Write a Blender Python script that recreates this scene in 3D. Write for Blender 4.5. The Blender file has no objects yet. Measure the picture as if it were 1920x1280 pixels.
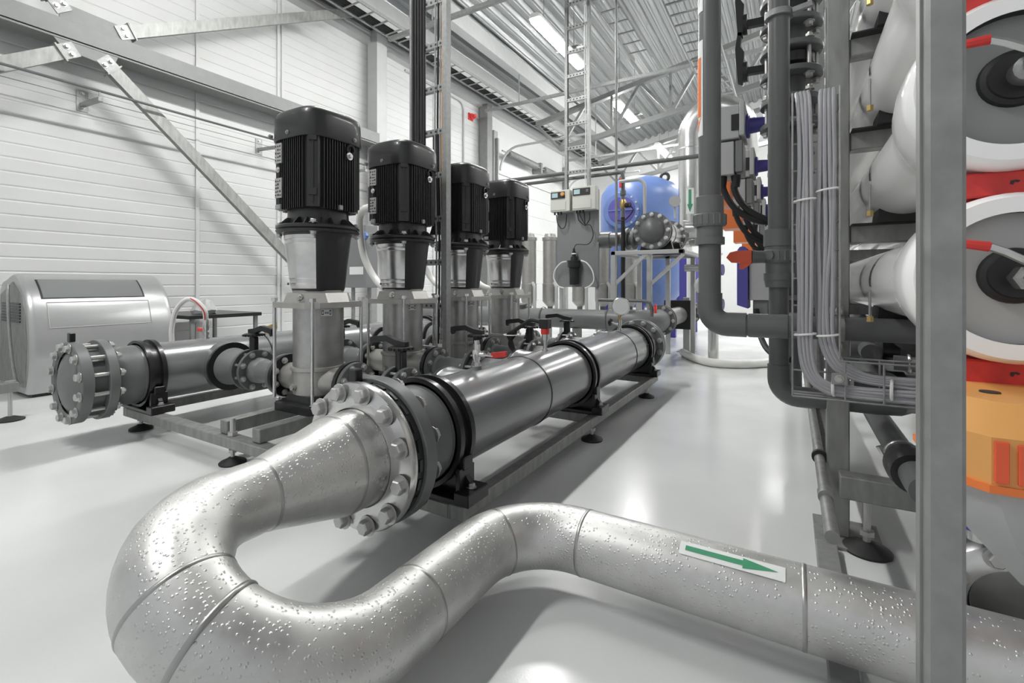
import bpy, math, random
from mathutils import Vector, Matrix
random.seed(7)
PI = math.pi
S = bpy.context.scene
COL = S.collection
# ------------------------------------------------------------------ camera, world, exposure
YAW = math.atan(523/889)
cam_d = bpy.data.cameras.new('camera'); cam = bpy.data.objects.new('camera', cam_d); COL.objects.link(cam)
cam.location = (0, 0, 1.0); cam.rotation_euler = (PI/2, 0, YAW)
cam_d.sensor_width = 36.0; cam_d.lens = 889/1920*36; cam_d.shift_y = -108/1920; cam_d.clip_start = 0.02; cam_d.clip_end = 100
S.camera = cam
S.view_settings.view_transform = 'Standard'; S.view_settings.look = 'None'
S.view_settings.gamma = 1.0; S.view_settings.use_curve_mapping = False
S.view_settings.exposure = 0.34
LAMP = 112.0          # radiance of the tube diffusers
WORLD = 0.50
w = bpy.data.worlds.new('ambient_fill_world'); S.world = w; w.use_nodes = True  # even ambient fill, added through the open side behind the camera
w.node_tree.nodes['Background'].inputs[0].default_value = (0.95, 0.97, 1.0, 1)
w.node_tree.nodes['Background'].inputs[1].default_value = WORLD
# ------------------------------------------------------------------ materials
MATS = {}
def mat(name, col, rough=.5, metal=0., coat=0., noise=0., nscale=8., bump=0., bscale=60., alpha=1., trans=0., emit=0., stretch=None, rvar=0., ior=1.45):
    if name in MATS: return MATS[name]
    m = bpy.data.materials.new(name); m.use_nodes = True; MATS[name] = m
    nt = m.node_tree; b = nt.nodes['Principled BSDF']
    c = (*col, 1) if len(col) == 3 else col
    b.inputs['Base Color'].default_value = c
    b.inputs['Roughness'].default_value = rough; b.inputs['Metallic'].default_value = metal
    b.inputs['Coat Weight'].default_value = coat; b.inputs['Coat Roughness'].default_value = .12
    b.inputs['IOR'].default_value = ior
    b.inputs['Transmission Weight'].default_value = trans
    if emit: b.inputs['Emission Color'].default_value = c; b.inputs['Emission Strength'].default_value = emit
    L = nt.links.new
    vec = None
    if noise or bump or rvar:
        tc = nt.nodes.new('ShaderNodeTexCoord'); vec = tc.outputs['Object']
        if stretch:
            mp = nt.nodes.new('ShaderNodeMapping'); mp.inputs['Scale'].default_value = stretch
            L(vec, mp.inputs[0]); vec = mp.outputs[0]
    if noise or rvar:
        n = nt.nodes.new('ShaderNodeTexNoise'); n.inputs['Scale'].default_value = nscale; n.inputs['Detail'].default_value = 5
        L(vec, n.inputs['Vector'])
        if noise:
            r = nt.nodes.new('ShaderNodeMapRange'); r.inputs['From Min'].default_value = .3; r.inputs['From Max'].default_value = .7
            r.inputs['To Min'].default_value = 1-noise; r.inputs['To Max'].default_value = 1+noise
            L(n.outputs['Fac'], r.inputs['Value'])
            x = nt.nodes.new('ShaderNodeVectorMath'); x.operation = 'SCALE'; x.inputs[0].default_value = c[:3]
            L(r.outputs[0], x.inputs['Scale']); L(x.outputs[0], b.inputs['Base Color'])
        if rvar:
            r = nt.nodes.new('ShaderNodeMapRange'); r.inputs['From Min'].default_value = .3; r.inputs['From Max'].default_value = .7
            r.inputs['To Min'].default_value = max(.02, rough-rvar); r.inputs['To Max'].default_value = rough+rvar
            L(n.outputs['Fac'], r.inputs['Value']); L(r.outputs[0], b.inputs['Roughness'])
    if bump:
        n2 = nt.nodes.new('ShaderNodeTexNoise'); n2.inputs['Scale'].default_value = bscale; n2.inputs['Detail'].default_value = 3
        L(vec, n2.inputs['Vector'])
        bp = nt.nodes.new('ShaderNodeBump'); bp.inputs['Strength'].default_value = bump; bp.inputs['Distance'].default_value = .01
        L(n2.outputs['Fac'], bp.inputs['Height']); L(bp.outputs[0], b.inputs['Normal'])
    return m
M_wall = mat('wall_panel', (.53, .535, .53), .45, noise=.02, nscale=3)
M_grey = mat('grey_painted_steel', (.19, .195, .19), .45, noise=.06, nscale=12)
M_lgrey = mat('light_grey_painted_steel', (.42, .425, .42), .45, noise=.04)
M_galv = mat('galvanised_steel', (.30, .305, .30), .5, .5, noise=.15, nscale=30, rvar=.08)
M_galvd = mat('dull_galvanised_steel', (.27, .275, .265), .5, .5, noise=.18, nscale=25, stretch=(1, 1, .3))
M_inox = mat('stainless_steel', (.62, .62, .61), .26, .95, noise=.06, nscale=20)
M_inoxd = mat('brushed_stainless', (.40, .40, .39), .36, .85, noise=.12, nscale=14, rvar=.06)
M_bolt = mat('zinc_bolt_steel', (.50, .50, .485), .38, .75)
M_black = mat('black_paint', (.012, .012, .013), .35, coat=.15)
M_blackm = mat('black_plastic', (.016, .016, .017), .5)
M_motor = mat('motor_black_enamel', (.022, .022, .023), .38, coat=.25)
M_rubber = mat('black_rubber', (.018, .018, .018), .6)
M_pvc = mat('grey_pvc', (.115, .119, .118), .38, noise=.05, nscale=6)
M_pvcl = mat('light_grey_pvc', (.17, .175, .175), .4, noise=.05, nscale=6)
M_pvcf = mat('grey_flange_plastic', (.14, .145, .145), .42, noise=.08)
M_mani = mat('manifold_pipe_grey', (.25, .253, .257), .24, .45, coat=.15, noise=.04, nscale=4, stretch=(6, .5, 6), rvar=.02)
M_beige = mat('cast_stainless', (.42, .41, .39), .42, .65, noise=.08, nscale=12)
M_white = mat('glossy_white_vessel', (.93, .93, .915), .16, coat=.5)
M_wplast = mat('white_plastic', (.80, .80, .78), .4)
M_beigep = mat('pale_beige_plastic', (.62, .62, .57), .45)
M_cable = mat('grey_cable_sheath', (.36, .36, .38), .45)
M_blue = mat('blue_tank_paint', (.12, .19, .42), .35, noise=.05)
M_violet = mat('blue_violet_paint', (.085, .075, .33), .35)
M_orange = mat('orange_plastic', (.80, .20, .05), .4)
M_orangeb = mat('orange_red_plastic', (.82, .12, .05), .4)
M_yellow = mat('amber_plastic', (.72, .36, .11), .4, noise=.03)
M_red = mat('red_plastic', (.62, .045, .04), .45, noise=.2, nscale=18)
M_green = mat('green_marking', (.06, .30, .16), .5)
M_label = mat('white_label', (.78, .79, .78), .45)
M_ink = mat('black_ink', (.03, .03, .03), .5)
M_plate = mat('name_plate_metal', (.42, .42, .41), .4, .4)
M_brass = mat('brass', (.5, .36, .14), .35, .8)
M_floor = mat('epoxy_floor', (.61, .62, .615), .20, noise=.05, nscale=1.5, rvar=.07, bump=.03, bscale=180)
M_silver = mat('silver_machine_paint', (.42, .425, .425), .30, .55, noise=.02)
M_glass = mat('tinted_window_glass', (.25, .26, .26), .05, .3)
M_lamp = mat('lamp_diffuser', (1, 1, .98), .5, emit=LAMP)
M_dark = mat('dark_grey_vessel_cap', (.26, .27, .265), .45)
M_capl = mat('light_grey_vessel_cap', (.42, .42, .41), .45)
M_panel = mat('grey_pvc_board', (.21, .215, .22), .5)
M_lcd = mat('lcd_screen', (.45, .62, .66), .2)
M_hose = mat('white_ribbed_hose', (.68, .68, .65), .4)
M_clear = mat('clear_hose', (.72, .72, .70), .15)
M_card = mat('cardboard_label', (.42, .33, .13), .7)
M_teal = mat('teal_cloth', (.18, .50, .62), .6)
def roof_mat():
    m = mat('galvanised_roof_sheet', (.40, .41, .41), .34, .85)
    nt = m.node_tree; b = nt.nodes['Principled BSDF']; L = nt.links.new
    tc = nt.nodes.new('ShaderNodeTexCoord'); mp = nt.nodes.new('ShaderNodeMapping'); mp.inputs['Scale'].default_value = (14, .35, 14)
    n = nt.nodes.new('ShaderNodeTexNoise'); n.inputs['Scale'].default_value = 1.6; n.inputs['Detail'].default_value = 6
    L(tc.outputs['Object'], mp.inputs[0]); L(mp.outputs[0], n.inputs['Vector'])
    r = nt.nodes.new('ShaderNodeMapRange'); r.inputs['From Min'].default_value = .3; r.inputs['From Max'].default_value = .7; r.inputs['To Min'].default_value = .25; r.inputs['To Max'].default_value = .5
    L(n.outputs['Fac'], r.inputs['Value']); L(r.outputs[0], b.inputs['Roughness'])
    bp = nt.nodes.new('ShaderNodeBump'); bp.inputs['Strength'].default_value = .5; bp.inputs['Distance'].default_value = .01
    L(n.outputs['Fac'], bp.inputs['Height']); L(bp.outputs[0], b.inputs['Normal'])
    return m
M_roof = roof_mat()
def wet_mat():
    """welded stainless pipe with water drops standing on it"""
    m = mat('wet_stainless_pipe', (.62, .62, .60), .40, .85)
    nt = m.node_tree; b = nt.nodes['Principled BSDF']; L = nt.links.new; N = nt.nodes.new
    tc = N('ShaderNodeTexCoord')
    n = N('ShaderNodeTexNoise'); n.inputs['Scale'].default_value = 7; n.inputs['Detail'].default_value = 6; n.inputs['Roughness'].default_value = .65
    L(tc.outputs['Object'], n.inputs['Vector'])
    r = N('ShaderNodeMapRange'); r.inputs['From Min'].default_value = .3; r.inputs['From Max'].default_value = .7; r.inputs['To Min'].default_value = .34; r.inputs['To Max'].default_value = .52
    L(n.outputs['Fac'], r.inputs['Value']); L(r.outputs[0], b.inputs['Roughness'])
    cr = N('ShaderNodeMapRange'); cr.inputs['From Min'].default_value = .3; cr.inputs['From Max'].default_value = .7; cr.inputs['To Min'].default_value = .84; cr.inputs['To Max'].default_value = 1.12
    L(n.outputs['Fac'], cr.inputs['Value'])
    x = N('ShaderNodeVectorMath'); x.operation = 'SCALE'; x.inputs[0].default_value = (.60, .60, .585)
    L(cr.outputs[0], x.inputs['Scale']); L(x.outputs[0], b.inputs['Base Color'])
    v = N('ShaderNodeTexVoronoi'); v.inputs['Scale'].default_value = 115; v.inputs['Randomness'].default_value = 1
    L(tc.outputs['Object'], v.inputs['Vector'])
    # drop height = clamp(r - dist), masked by a large noise so drops come in patches, and thicker on top of the pipe
    d = N('ShaderNodeMapRange'); d.inputs['From Min'].default_value = .12; d.inputs['From Max'].default_value = .42; d.inputs['To Min'].default_value = 1; d.inputs['To Max'].default_value = 0
    d.interpolation_type = 'SMOOTHSTEP'; L(v.outputs['Distance'], d.inputs['Value'])
    sv = N('ShaderNodeSeparateColor'); L(v.outputs['Color'], sv.inputs[0])
    k = N('ShaderNodeMath'); k.operation = 'GREATER_THAN'
    n3 = N('ShaderNodeTexNoise'); n3.inputs['Scale'].default_value = 5; L(tc.outputs['Object'], n3.inputs['Vector'])
    th = N('ShaderNodeMapRange'); th.inputs['From Min'].default_value = .35; th.inputs['From Max'].default_value = .65; th.inputs['To Min'].default_value = .85; th.inputs['To Max'].default_value = .25
    L(n3.outputs['Fac'], th.inputs['Value']); L(sv.outputs[0], k.inputs[0]); L(th.outputs[0], k.inputs[1])
    mu = N('ShaderNodeMath'); mu.operation = 'MULTIPLY'; L(d.outputs[0], mu.inputs[0]); L(k.outputs[0], mu.inputs[1])
    bp = N('ShaderNodeBump'); bp.inputs['Strength'].default_value = .6; bp.inputs['Distance'].default_value = .002
    L(mu.outputs[0], bp.inputs['Height']); L(bp.outputs[0], b.inputs['Normal'])
    return m
M_wet = wet_mat()
# ------------------------------------------------------------------ mesh helpers
def frame(d):
    d = Vector(d).normalized()
    a = Vector((0, 0, 1)) if abs(d.z) < .95 else Vector((1, 0, 0))
    u = d.cross(a).normalized(); v = u.cross(d).normalized()
    return d, u, v
AX = {'X': Vector((1, 0, 0)), 'Y': Vector((0, 1, 0)), 'Z': Vector((0, 0, 1))}
class MB:
    def __init__(s): s.v = []; s.f = []; s.mi = []; s.cur = 0
    def add(s, vs, fs):
        o = len(s.v); s.v += [tuple(x) for x in vs]; s.f += [tuple(i+o for i in f) for f in fs]; s.mi += [s.cur]*len(fs); return s
    def box(s, x0, x1, y0, y1, z0, z1):
        x0, x1 = sorted((x0, x1)); y0, y1 = sorted((y0, y1)); z0, z1 = sorted((z0, z1))
        b = min(.004, .12*min(x1-x0, y1-y0, z1-z0))
        # box with chamfered vertical-ish edges kept simple: 24-vertex bevelled box
        vs = []; idx = {}
        for i, x in enumerate((x0, x1)):
            for j, y in enumerate((y0, y1)):
                for k, z in enumerate((z0, z1)):
                    sx, sy, sz = (b, -b)[i], (b, -b)[j], (b, -b)[k]
                    idx[i, j, k] = len(vs)
                    vs += [(x, y+sy, z+sz), (x+sx, y, z+sz), (x+sx, y+sy, z)]
        F = []
        g = lambda i, j, k, a: idx[i, j, k]+a
        for i in (0, 1):
            q = [g(i, 0, 0, 0), g(i, 1, 0, 0), g(i, 1, 1, 0), g(i, 0, 1, 0)]; F.append(q if i else q[::-1])
            q = [g(0, i, 0, 1), g(1, i, 0, 1), g(1, i, 1, 1), g(0, i, 1, 1)]; F.append(q[::-1] if i else q)
            q = [g(0, 0, i, 2), g(1, 0, i, 2), g(1, 1, i, 2), g(0, 1, i, 2)]; F.append(q if i else q[::-1])
        for i in (0, 1):
            for j in (0, 1):
                F.append([g(i, j, 0, 0), g(i, j, 1, 0), g(i, j, 1, 1), g(i, j, 0, 1)])
                F.append([g(i, 0, j, 0), g(i, 1, j, 0), g(i, 1, j, 2), g(i, 0, j, 2)])
                F.append([g(0, i, j, 1), g(1, i, j, 1), g(1, i, j, 2), g(0, i, j, 2)])
                for k in (0, 1): F.append([g(i, j, k, 0), g(i, j, k, 1), g(i, j, k, 2)])
        return s.add(vs, F)
    def lathe(s, o, d, prof, seg=32, a0=0., a1=2*PI, cap=True):
        """prof = [(t, r)...] along axis d from o"""
        o = Vector(o); d, u, v = frame(d); full = abs(a1-a0-2*PI) < 1e-6
        n = seg if full else seg+1; vs = []; F = []
        for t, r in prof:
            for i in range(n):
                a = a0+(a1-a0)*i/seg
                vs.append(o+d*t+(u*math.cos(a)+v*math.sin(a))*r)
        for k in range(len(prof)-1):
            for i in range(seg):
                j = (i+1) % n
                F.append((k*n+i, k*n+j, (k+1)*n+j, (k+1)*n+i))
        if cap and full:
            if prof[0][1] > 1e-5: F.append(tuple(range(n))[::-1])
            if prof[-1][1] > 1e-5: F.append(tuple((len(prof)-1)*n+i for i in range(n)))
        return s.add(vs, F)
    def cyl(s, p0, p1, r, r1=None, seg=16):
        p0 = Vector(p0); p1 = Vector(p1); L = (p1-p0).length
        return s.lathe(p0, p1-p0, [(0, r), (L, r if r1 is None else r1)], seg)
    def ringd(s, o, d, ri, ro, t, seg=40, bev=.003):
        """annular disc starting at o, thickness t"""
        return s.lathe(o, d, [(0, ri), (0, ro-bev), (bev, ro), (t-bev, ro), (t, ro-bev), (t, ri), (0, ri)], seg, cap=False)
    def tube(s, pts, r, seg=10, closed=False, cap=True):
        pts = [Vector(p) for p in pts]; n = len(pts)
        rs = r if isinstance(r, (list, tuple)) else [r]*n
        vs = []; F = []; pu = None
        for i, p in enumerate(pts):
            if closed: t = (pts[(i+1) % n]-pts[i-1])
            else: t = pts[min(i+1, n-1)]-pts[max(i-1, 0)]
            t.normalize()
            if pu is None: _, u, _v = frame(t)
            else:
                u = pu-t*pu.dot(t)
                u = u.normalized() if u.length > 1e-6 else frame(t)[1]
            v = t.cross(u); pu = u
            for k in range(seg):
                a = 2*PI*k/seg; vs.append(p+(u*math.cos(a)+v*math.sin(a))*rs[i])
        for i in range(n if closed else n-1):
            for k in range(seg):
                a = i*seg+k; b = i*seg+(k+1) % seg; i2 = ((i+1) % n)*seg
                F.append((a, b, i2+(k+1) % seg, i2+k))
        if cap and not closed:
            F.append(tuple(range(seg))[::-1]); F.append(tuple((n-1)*seg+k for k in range(seg)))
        return s.add(vs, F)
    def prism(s, poly, f, t0, t1):
        """poly = 2D points, f(a,b,t) -> 3D"""
        n = len(poly)
        vs = [f(a, b, t0) for a, b in poly]+[f(a, b, t1) for a, b in poly]
        F = [tuple(range(n))[::-1], tuple(range(n, 2*n))]+[(i, (i+1) % n, n+(i+1) % n, n+i) for i in range(n)]
        return s.add(vs, F)
    def bar(s, p0, p1, w, h, up=(0, 0, 1)):
        """rectangular bar between two points, w sideways, h along up"""
        p0 = Vector(p0); p1 = Vector(p1); d = (p1-p0).normalized(); up = Vector(up)
        sd = d.cross(up).normalized(); u = sd.cross(d).normalized()
        L = (p1-p0).length
        return s.prism([(-w/2, -h/2), (w/2, -h/2), (w/2, h/2), (-w/2, h/2)], lambda a, b, t: p0+d*t+sd*a+u*b, 0, L)
    def loft(s, secs, cap=True):
        """secs = list of equal-length point rings"""
        n = len(secs[0]); vs = [p for q in secs for p in q]; F = []
        for k in range(len(secs)-1):
            for i in range(n):
                j = (i+1) % n; F.append((k*n+i, k*n+j, (k+1)*n+j, (k+1)*n+i))
        if cap: F.append(tuple(range(n))[::-1]); F.append(tuple((len(secs)-1)*n+i for i in range(n)))
        return s.add(vs, F)
    def sheet(s, rows):
        n = len(rows[0]); vs = [p for q in rows for p in q]
        F = [(k*n+i, k*n+i+1, (k+1)*n+i+1, (k+1)*n+i) for k in range(len(rows)-1) for i in range(n-1)]
        return s.add(vs, F)
    def build(s, name, m, parent=None, ang=35, label=None, m2=None):
        off = world_of(parent) if parent else Vector((0, 0, 0))
        me = bpy.data.meshes.new(name); me.from_pydata([tuple(Vector(p)-off) for p in s.v], [], s.f); me.update()
        me.materials.append(m)
        if m2: me.materials.append(m2); me.polygons.foreach_set('material_index', s.mi)
        import bmesh
        bm = bmesh.new(); bm.from_mesh(me); bmesh.ops.remove_doubles(bm, verts=bm.verts, dist=1e-6)
        bmesh.ops.recalc_face_normals(bm, faces=bm.faces); bm.to_mesh(me); bm.free()
        me.shade_smooth(); me.set_sharp_from_angle(angle=math.radians(ang))
        o = bpy.data.objects.new(name, me); COL.objects.link(o)
        if parent: o.parent = parent
        if label: o['label'] = label
        return o
def world_of(o):
    p = Vector(o.location)
    while o.parent: o = o.parent; p = p+Vector(o.location)
    return p
def thing(name, label, cat, loc=(0, 0, 0), group=None):
    o = bpy.data.objects.new(name, None); COL.objects.link(o); o.location = loc; o.empty_display_size = .05
    o['label'] = label; o['category'] = cat
    if group: o['group'] = group
    return o
def tag(o, label, cat, group=None, kind=None):
    o['label'] = label; o['category'] = cat
    if group: o['group'] = group
    if kind: o['kind'] = kind
    return o
def struct(o): o['kind'] = 'structure'; return o
def copy_tree(o, parent=None):
    c = o.copy(); COL.objects.link(c); c.parent = parent
    for ch in list(o.children): copy_tree(ch, c)
    return c
def dup(o, loc, label, rotz=None):
    c = copy_tree(o); c.location = loc; c['label'] = label
    if rotz is not None: c.rotation_euler = (0, 0, rotz)
    return c
_bm = {}
def bolt_mesh(ax, r, length, sgn):
    """hex head at origin (outside), shank running along sgn*axis, nut at the far end"""
    k = (ax, round(r, 4), round(length, 4), sgn)
    if k in _bm: return _bm[k]
    d = AX[ax]*sgn; b = MB()
    b.lathe((0, 0, 0), d, [(0, r*1.55), (-r*.15, r*1.55)][::-1], 14)
    b.lathe(d*(-r*1.25), d, [(0, r*.95), (r*.18, r*1.12), (r*1.1, r*1.12)], 6)
    b.lathe((0, 0, 0), d, [(0, r*.62), (length, r*.62)], 10)
    b.lathe(d*length, d, [(0, r*1.5), (r*.15, r*1.5)], 14)
    b.lathe(d*(length+r*.15), d, [(0, r*1.12), (r*.9, r*1.12), (r*1.0, r*.95)], 6)
    b.lathe(d*(length+r*1.1), d, [(0, r*.6), (r*.5, r*.55)], 8)
    o = b.build('bolt', M_bolt); me = o.data; bpy.data.objects.remove(o); _bm[k] = me
    return me
def bolts(parent, c, ax, R, n, r, length, sgn=1, a0=0.):
    """n bolts on a circle of radius R around c (world), heads on the -sgn side"""
    me = bolt_mesh(ax, r, length, sgn); off = world_of(parent); d, u, v = frame(AX[ax])
    for i in range(n):
        a = a0+2*PI*i/n
        o = bpy.data.objects.new('bolt', me); COL.objects.link(o); o.parent = parent
        o.location = Vector(c)+(u*math.cos(a)+v*math.sin(a))*R-off
def arc(c, e1, e2, r, a0, a1, n=10):
    c = Vector(c); e1 = Vector(e1); e2 = Vector(e2)
    return [c+e1*(r*math.cos(a0+(a1-a0)*i/n))+e2*(r*math.sin(a0+(a1-a0)*i/n)) for i in range(n+1)]
def smooth(pts, n=6):
    """Catmull-Rom through pts"""
    P = [Vector(p) for p in pts]; P = [P[0]*2-P[1]]+P+[P[-1]*2-P[-2]]; out = []
    for i in range(1, len(P)-2):
        a, b, c, d = P[i-1:i+3]
        for k in range(n):
            t = k/n
            out.append(.5*((2*b)+(c-a)*t+(2*a-5*b+4*c-d)*t*t+(3*b-a-3*c+d)*t**3))
    out.append(P[-2]); return out
def patch(c, ax, r, a0, a1, t0, t1, name, m, parent=None, n=10, th=.0008):
    """label lying on a cylinder (axis ax through c), angle measured in frame(ax)"""
    d, u, v = frame(AX[ax]); c = Vector(c); b = MB(); rows = []
    for rr in (r, r+th):
        rows.append([[c+d*t+(u*math.cos(a0+(a1-a0)*i/n)+v*math.sin(a0+(a1-a0)*i/n))*rr for i in range(n+1)] for t in (t0, t1)])
    b.sheet(rows[1]); b.sheet(rows[0])
    return b.build(name, m, parent)

# ================================================================== SETTING
def profile_wall(name, x, y0, y1, z0, z1, pitch, m, depth=.012, dirn=1):
    b = MB(); pz = [z0]; pd = [0.]
    z = z0+pitch
    while z < z1-.01:
        pz += [z-.012, z-.003, z+.003, z+.012]; pd += [0, -depth, -depth, 0]; z += pitch
    pz.append(z1); pd.append(0)
    b.sheet([[(x+dirn*d, y0, zz) for zz, d in zip(pz, pd)], [(x+dirn*d, y1, zz) for zz, d in zip(pz, pd)]])
    b.box(x-.12*dirn, x-.03*dirn, y0, y1, z0, z1)
    return b.build(name, m, ang=20)
XW = -6.6
struct(MB().box(XW-.2, 5.2, -4, 17.2, -.1, 0).build('floor', M_floor))
struct(profile_wall('wall_left', XW, -3.0, 10.27, 0, 5.62, .14, M_wall, .005))
struct(profile_wall('wall_left', XW, 14.6, 17.0, 0, 5.62, .14, M_wall, .005))
struct(MB().box(XW-.1, XW-.01, 10.27, 14.6, 3.9, 5.62).build('wall_left', M_wall))
b = MB(); b.box(XW, 5.1, 17.0, 17.15, 0, 8.2); struct(b.build('wall_back', M_wall))
b = MB(); b.box(5.0, 5.15, -3, 17, 0, 8.2); struct(b.build('wall_right', M_wall))
ROOFK = .19
def roofz(x): return 5.72+ROOFK*(x-XW)
b = MB(); px_ = []; x = XW-.1
while x < 5.1:
    for dx, dz in ((0, 0), (.045, .075), (.115, .075), (.16, 0), (.19, 0), (.20, .012), (.21, 0)):
        px_.append((x+dx, roofz(x+dx)+dz))
    x += .24
b.sheet([[(x, -3.0, z) for x, z in px_], [(x, 17.1, z) for x, z in px_]])
struct(b.build('ceiling', M_roof, ang=25))
# wall panel joint strips
for n, y in ((1, 3.21), (2, 4.33), (3, 4.40), (4, 7.9)):
    b = MB(); b.box(XW, XW+.018, y-.022, y+.022, .0, 5.5); b.lathe((XW+.018, y, 2.0), (1, 0, 0), [(0, .012), (.006, .010)], 10)
    b.lathe((XW+.018, y, 3.0), (1, 0, 0), [(0, .012), (.006, .010)], 10)
    struct(b.build('trim_%d' % n, M_wall))
# eaves beam: stepped steel profile on top of the wall
b = MB(); b.box(XW+.0, XW+.10, -3, 17, 5.50, 5.58); b.box(XW, XW+.42, -3, 17, 5.58, 5.66); b.box(XW+.42, XW+.62, -3, 17, 5.40, 5.85)
struct(b.build('trim_5', M_lgrey))
b = MB(); b.box(XW, XW+.16, -3, 17, 5.30, 5.50)
struct(b.build('trim_6', M_wall))
b = MB(); b.box(-5.35, -5.15, -3, 17, roofz(-5.25)-.34, roofz(-5.25)-.03); b.box(-5.55, -5.35, -3, 17, roofz(-5.25)-.12, roofz(-5.25)-.05)
struct(b.build('trim_7', M_lgrey))
# ------------------------------------------------------------------ steelwork on the left wall
def column(name, x, y, w, z1, label, m=M_grey):
    b = MB(); b.box(x-w/2, x+w/2, y-w/2, y+w/2, 0.012, z1); t = thing(name, label, 'column', (x, y, 0)); b.build('shaft', m, t)
    MB().box(x-w*.8, x+w*.8, y-w*.8, y+w*.8, 0, .014).build('base_plate', m, t); return t
column('steel_column', XW+.19, 6.12, .24, 5.5, 'light grey square steel column against the white wall behind the second pump', M_lgrey)
column('steel_column', XW+.19, 9.65, .22, 5.35, 'grey steel column beside the sectional door, red box near its top')
t = thing('wall_beam', 'long grey H-section steel beam running along the white wall at the upper left', 'beam', (-6.35, 1, 3.5))
b = MB(); yb0, yb1 = -2.5, 6.0
b.box(-6.47, -6.23, yb0, yb1, 3.615, 3.635); b.box(-6.47, -6.23, yb0, yb1, 3.43, 3.45); b.box(-6.355, -6.345, yb0, yb1, 3.45, 3.615)
b.build('beam_profile', M_grey, t)
b = MB(); b.box(-6.24, -6.225, yb0, yb1, 3.46, 3.64); b.build('face_plate', M_grey, t)
b = MB()
b.prism([(1.78, 3.62), (2.32, 3.62), (2.26, 3.78), (1.74, 3.80)], lambda a, c, t: (-6.25+t, a, c), 0, .015)
b.build('upper_gusset', M_grey, t)
b = MB(); b.prism([(1.72, 3.44), (2.25, 3.44), (2.2, 3.30), (1.8, 3.34)], lambda a, c, t: (-6.25+t, a, c), 0, .015); b.build('lower_gusset', M_grey, t)
def brace(p, q, label, w=.13):
    p = Vector((-6.26, *p)); q = Vector((-6.26, *q)); d = (q-p).normalized(); n = Vector((1, 0, 0)).cross(d)
    t = thing('diagonal_brace', label, 'brace', p, 'diagonal braces meeting at the wall beam')
    b = MB(); b.bar(p+d*.10, q, .07, w, up=n); b.build('channel', M_galvd, t)
    b = MB(); b.prism([(-.02, -w*.55), (.12, -w*.55), (.12, w*.55), (-.02, w*.55)], lambda a, c, s: p+d*a+n*c+Vector((s, 0, 0)), .022, .04); b.build('end_plate', M_galv, t)
    b = MB(); b.bar(p+d*.115, p+d*.13, .11, w*1.35, up=n); b.build('end_stiffener', M_galvd, t)
    me = bolt_mesh('X', .018, .03, -1)
    for s in (-.28, .28):
        o = bpy.data.objects.new('bolt', me); COL.objects.link(o); o.parent = t; o.location = Vector((.042, 0, 0))+d*.045+n*(s*w)
    return t
brace((2.12, 3.36), (4.75, .95), 'galvanised diagonal brace descending right across the white wall behind the first pump')
brace((1.88, 3.36), (.55, 2.45), 'grey diagonal brace descending left from the wall beam to the left picture edge')
brace((2.26, 3.70), (5.45, 5.5), 'galvanised diagonal brace rising right from the wall beam towards the ceiling')
brace((1.80, 3.72), (.9, 4.9), 'grey diagonal brace rising left from the wall beam at the top left corner')
# stay cable on brackets
t = thing('wall_wire', 'thin dark wire stretched along the white wall on small brackets', 'cable', (-6.3, 1, 3.04))
MB().tube([(-6.15, y, 2.99) for y in (-1, 1, 3, 5, 6)], .014, 8).build('wire', M_pvc, t)
MB().tube([(-6.42, y, 2.96) for y in (-1, 1, 3, 5, 6)], .004, 6).build('thin_wire', M_grey, t)
proto = None
for y, lb in ((2.06, 'small galvanised wire bracket on the white wall, left of the diagonal brace'), (4.03, 'small galvanised wire bracket on the wall left of the first pump motor'), (5.6, 'small galvanised wire bracket on the wall hidden behind the first motor')):
    if proto is None:
        t = proto = thing('wire_bracket', lb, 'bracket', (XW, y, 2.98), 'wire brackets on the left wall')
        b = MB(); b.prism([(-.05, -.12), (.05, -.12), (.05, .10), (-.05, .10)], lambda a, c, s: (XW+s, y+a, 2.98+c), 0, .01); b.build('wall_plate', M_galv, t)
        MB().bar((XW, y, 2.93), (XW+.48, y, 2.90), .04, .04).build('arm', M_galv, t)
        MB().cyl((-6.15, y, 2.90), (-6.15, y, 3.0), .008).build('hanger', M_galv, t)
        for dz in (-.08, .07):
            o = bpy.data.objects.new('bolt', bolt_mesh('X', .013, .01, -1)); COL.objects.link(o); o.parent = t; o.location = (.012, 0, dz)
    else: dup(proto, (XW, y, 2.98), lb)
# ------------------------------------------------------------------ door on the left wall
d1 = struct(profile_wall('door_1', XW-.05, 10.27, 14.6, 0, 4.05, .5, M_wall, .01))
b = MB(); b.box(XW-.02, XW+.12, 10.12, 10.30, 0, 4.9); b.box(XW-.02, XW+.12, 14.55, 14.75, 0, 4.9); b.box(XW+.12, XW+.20, 10.18, 10.24, 0, 4.7)
b.build('door_track', M_galv, d1)
b = MB(); b.tube([(XW+.2, 10.3, 3.9)]+arc((XW+.75, 10.3, 3.9), (-1, 0, 0), (0, 0, 1), .55, 0, PI/2, 8)+[(XW+2.6, 10.3, 4.46)], .03, 8)
b.tube([(XW+.2, 14.5, 3.9)]+arc((XW+.75, 14.5, 3.9), (-1, 0, 0), (0, 0, 1), .55, 0, PI/2, 8)+[(XW+2.6, 14.5, 4.46)], .03, 8)
b.build('curved_track', M_lgrey, d1)
t = thing('torsion_spring', 'dark ribbed torsion spring shaft above the sectional door', 'spring', (XW+.25, 12.4, 4.4))
MB().cyl((XW+.25, 10.3, 4.4), (XW+.25, 14.6, 4.4), .02).build('shaft', M_galv, t)
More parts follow.
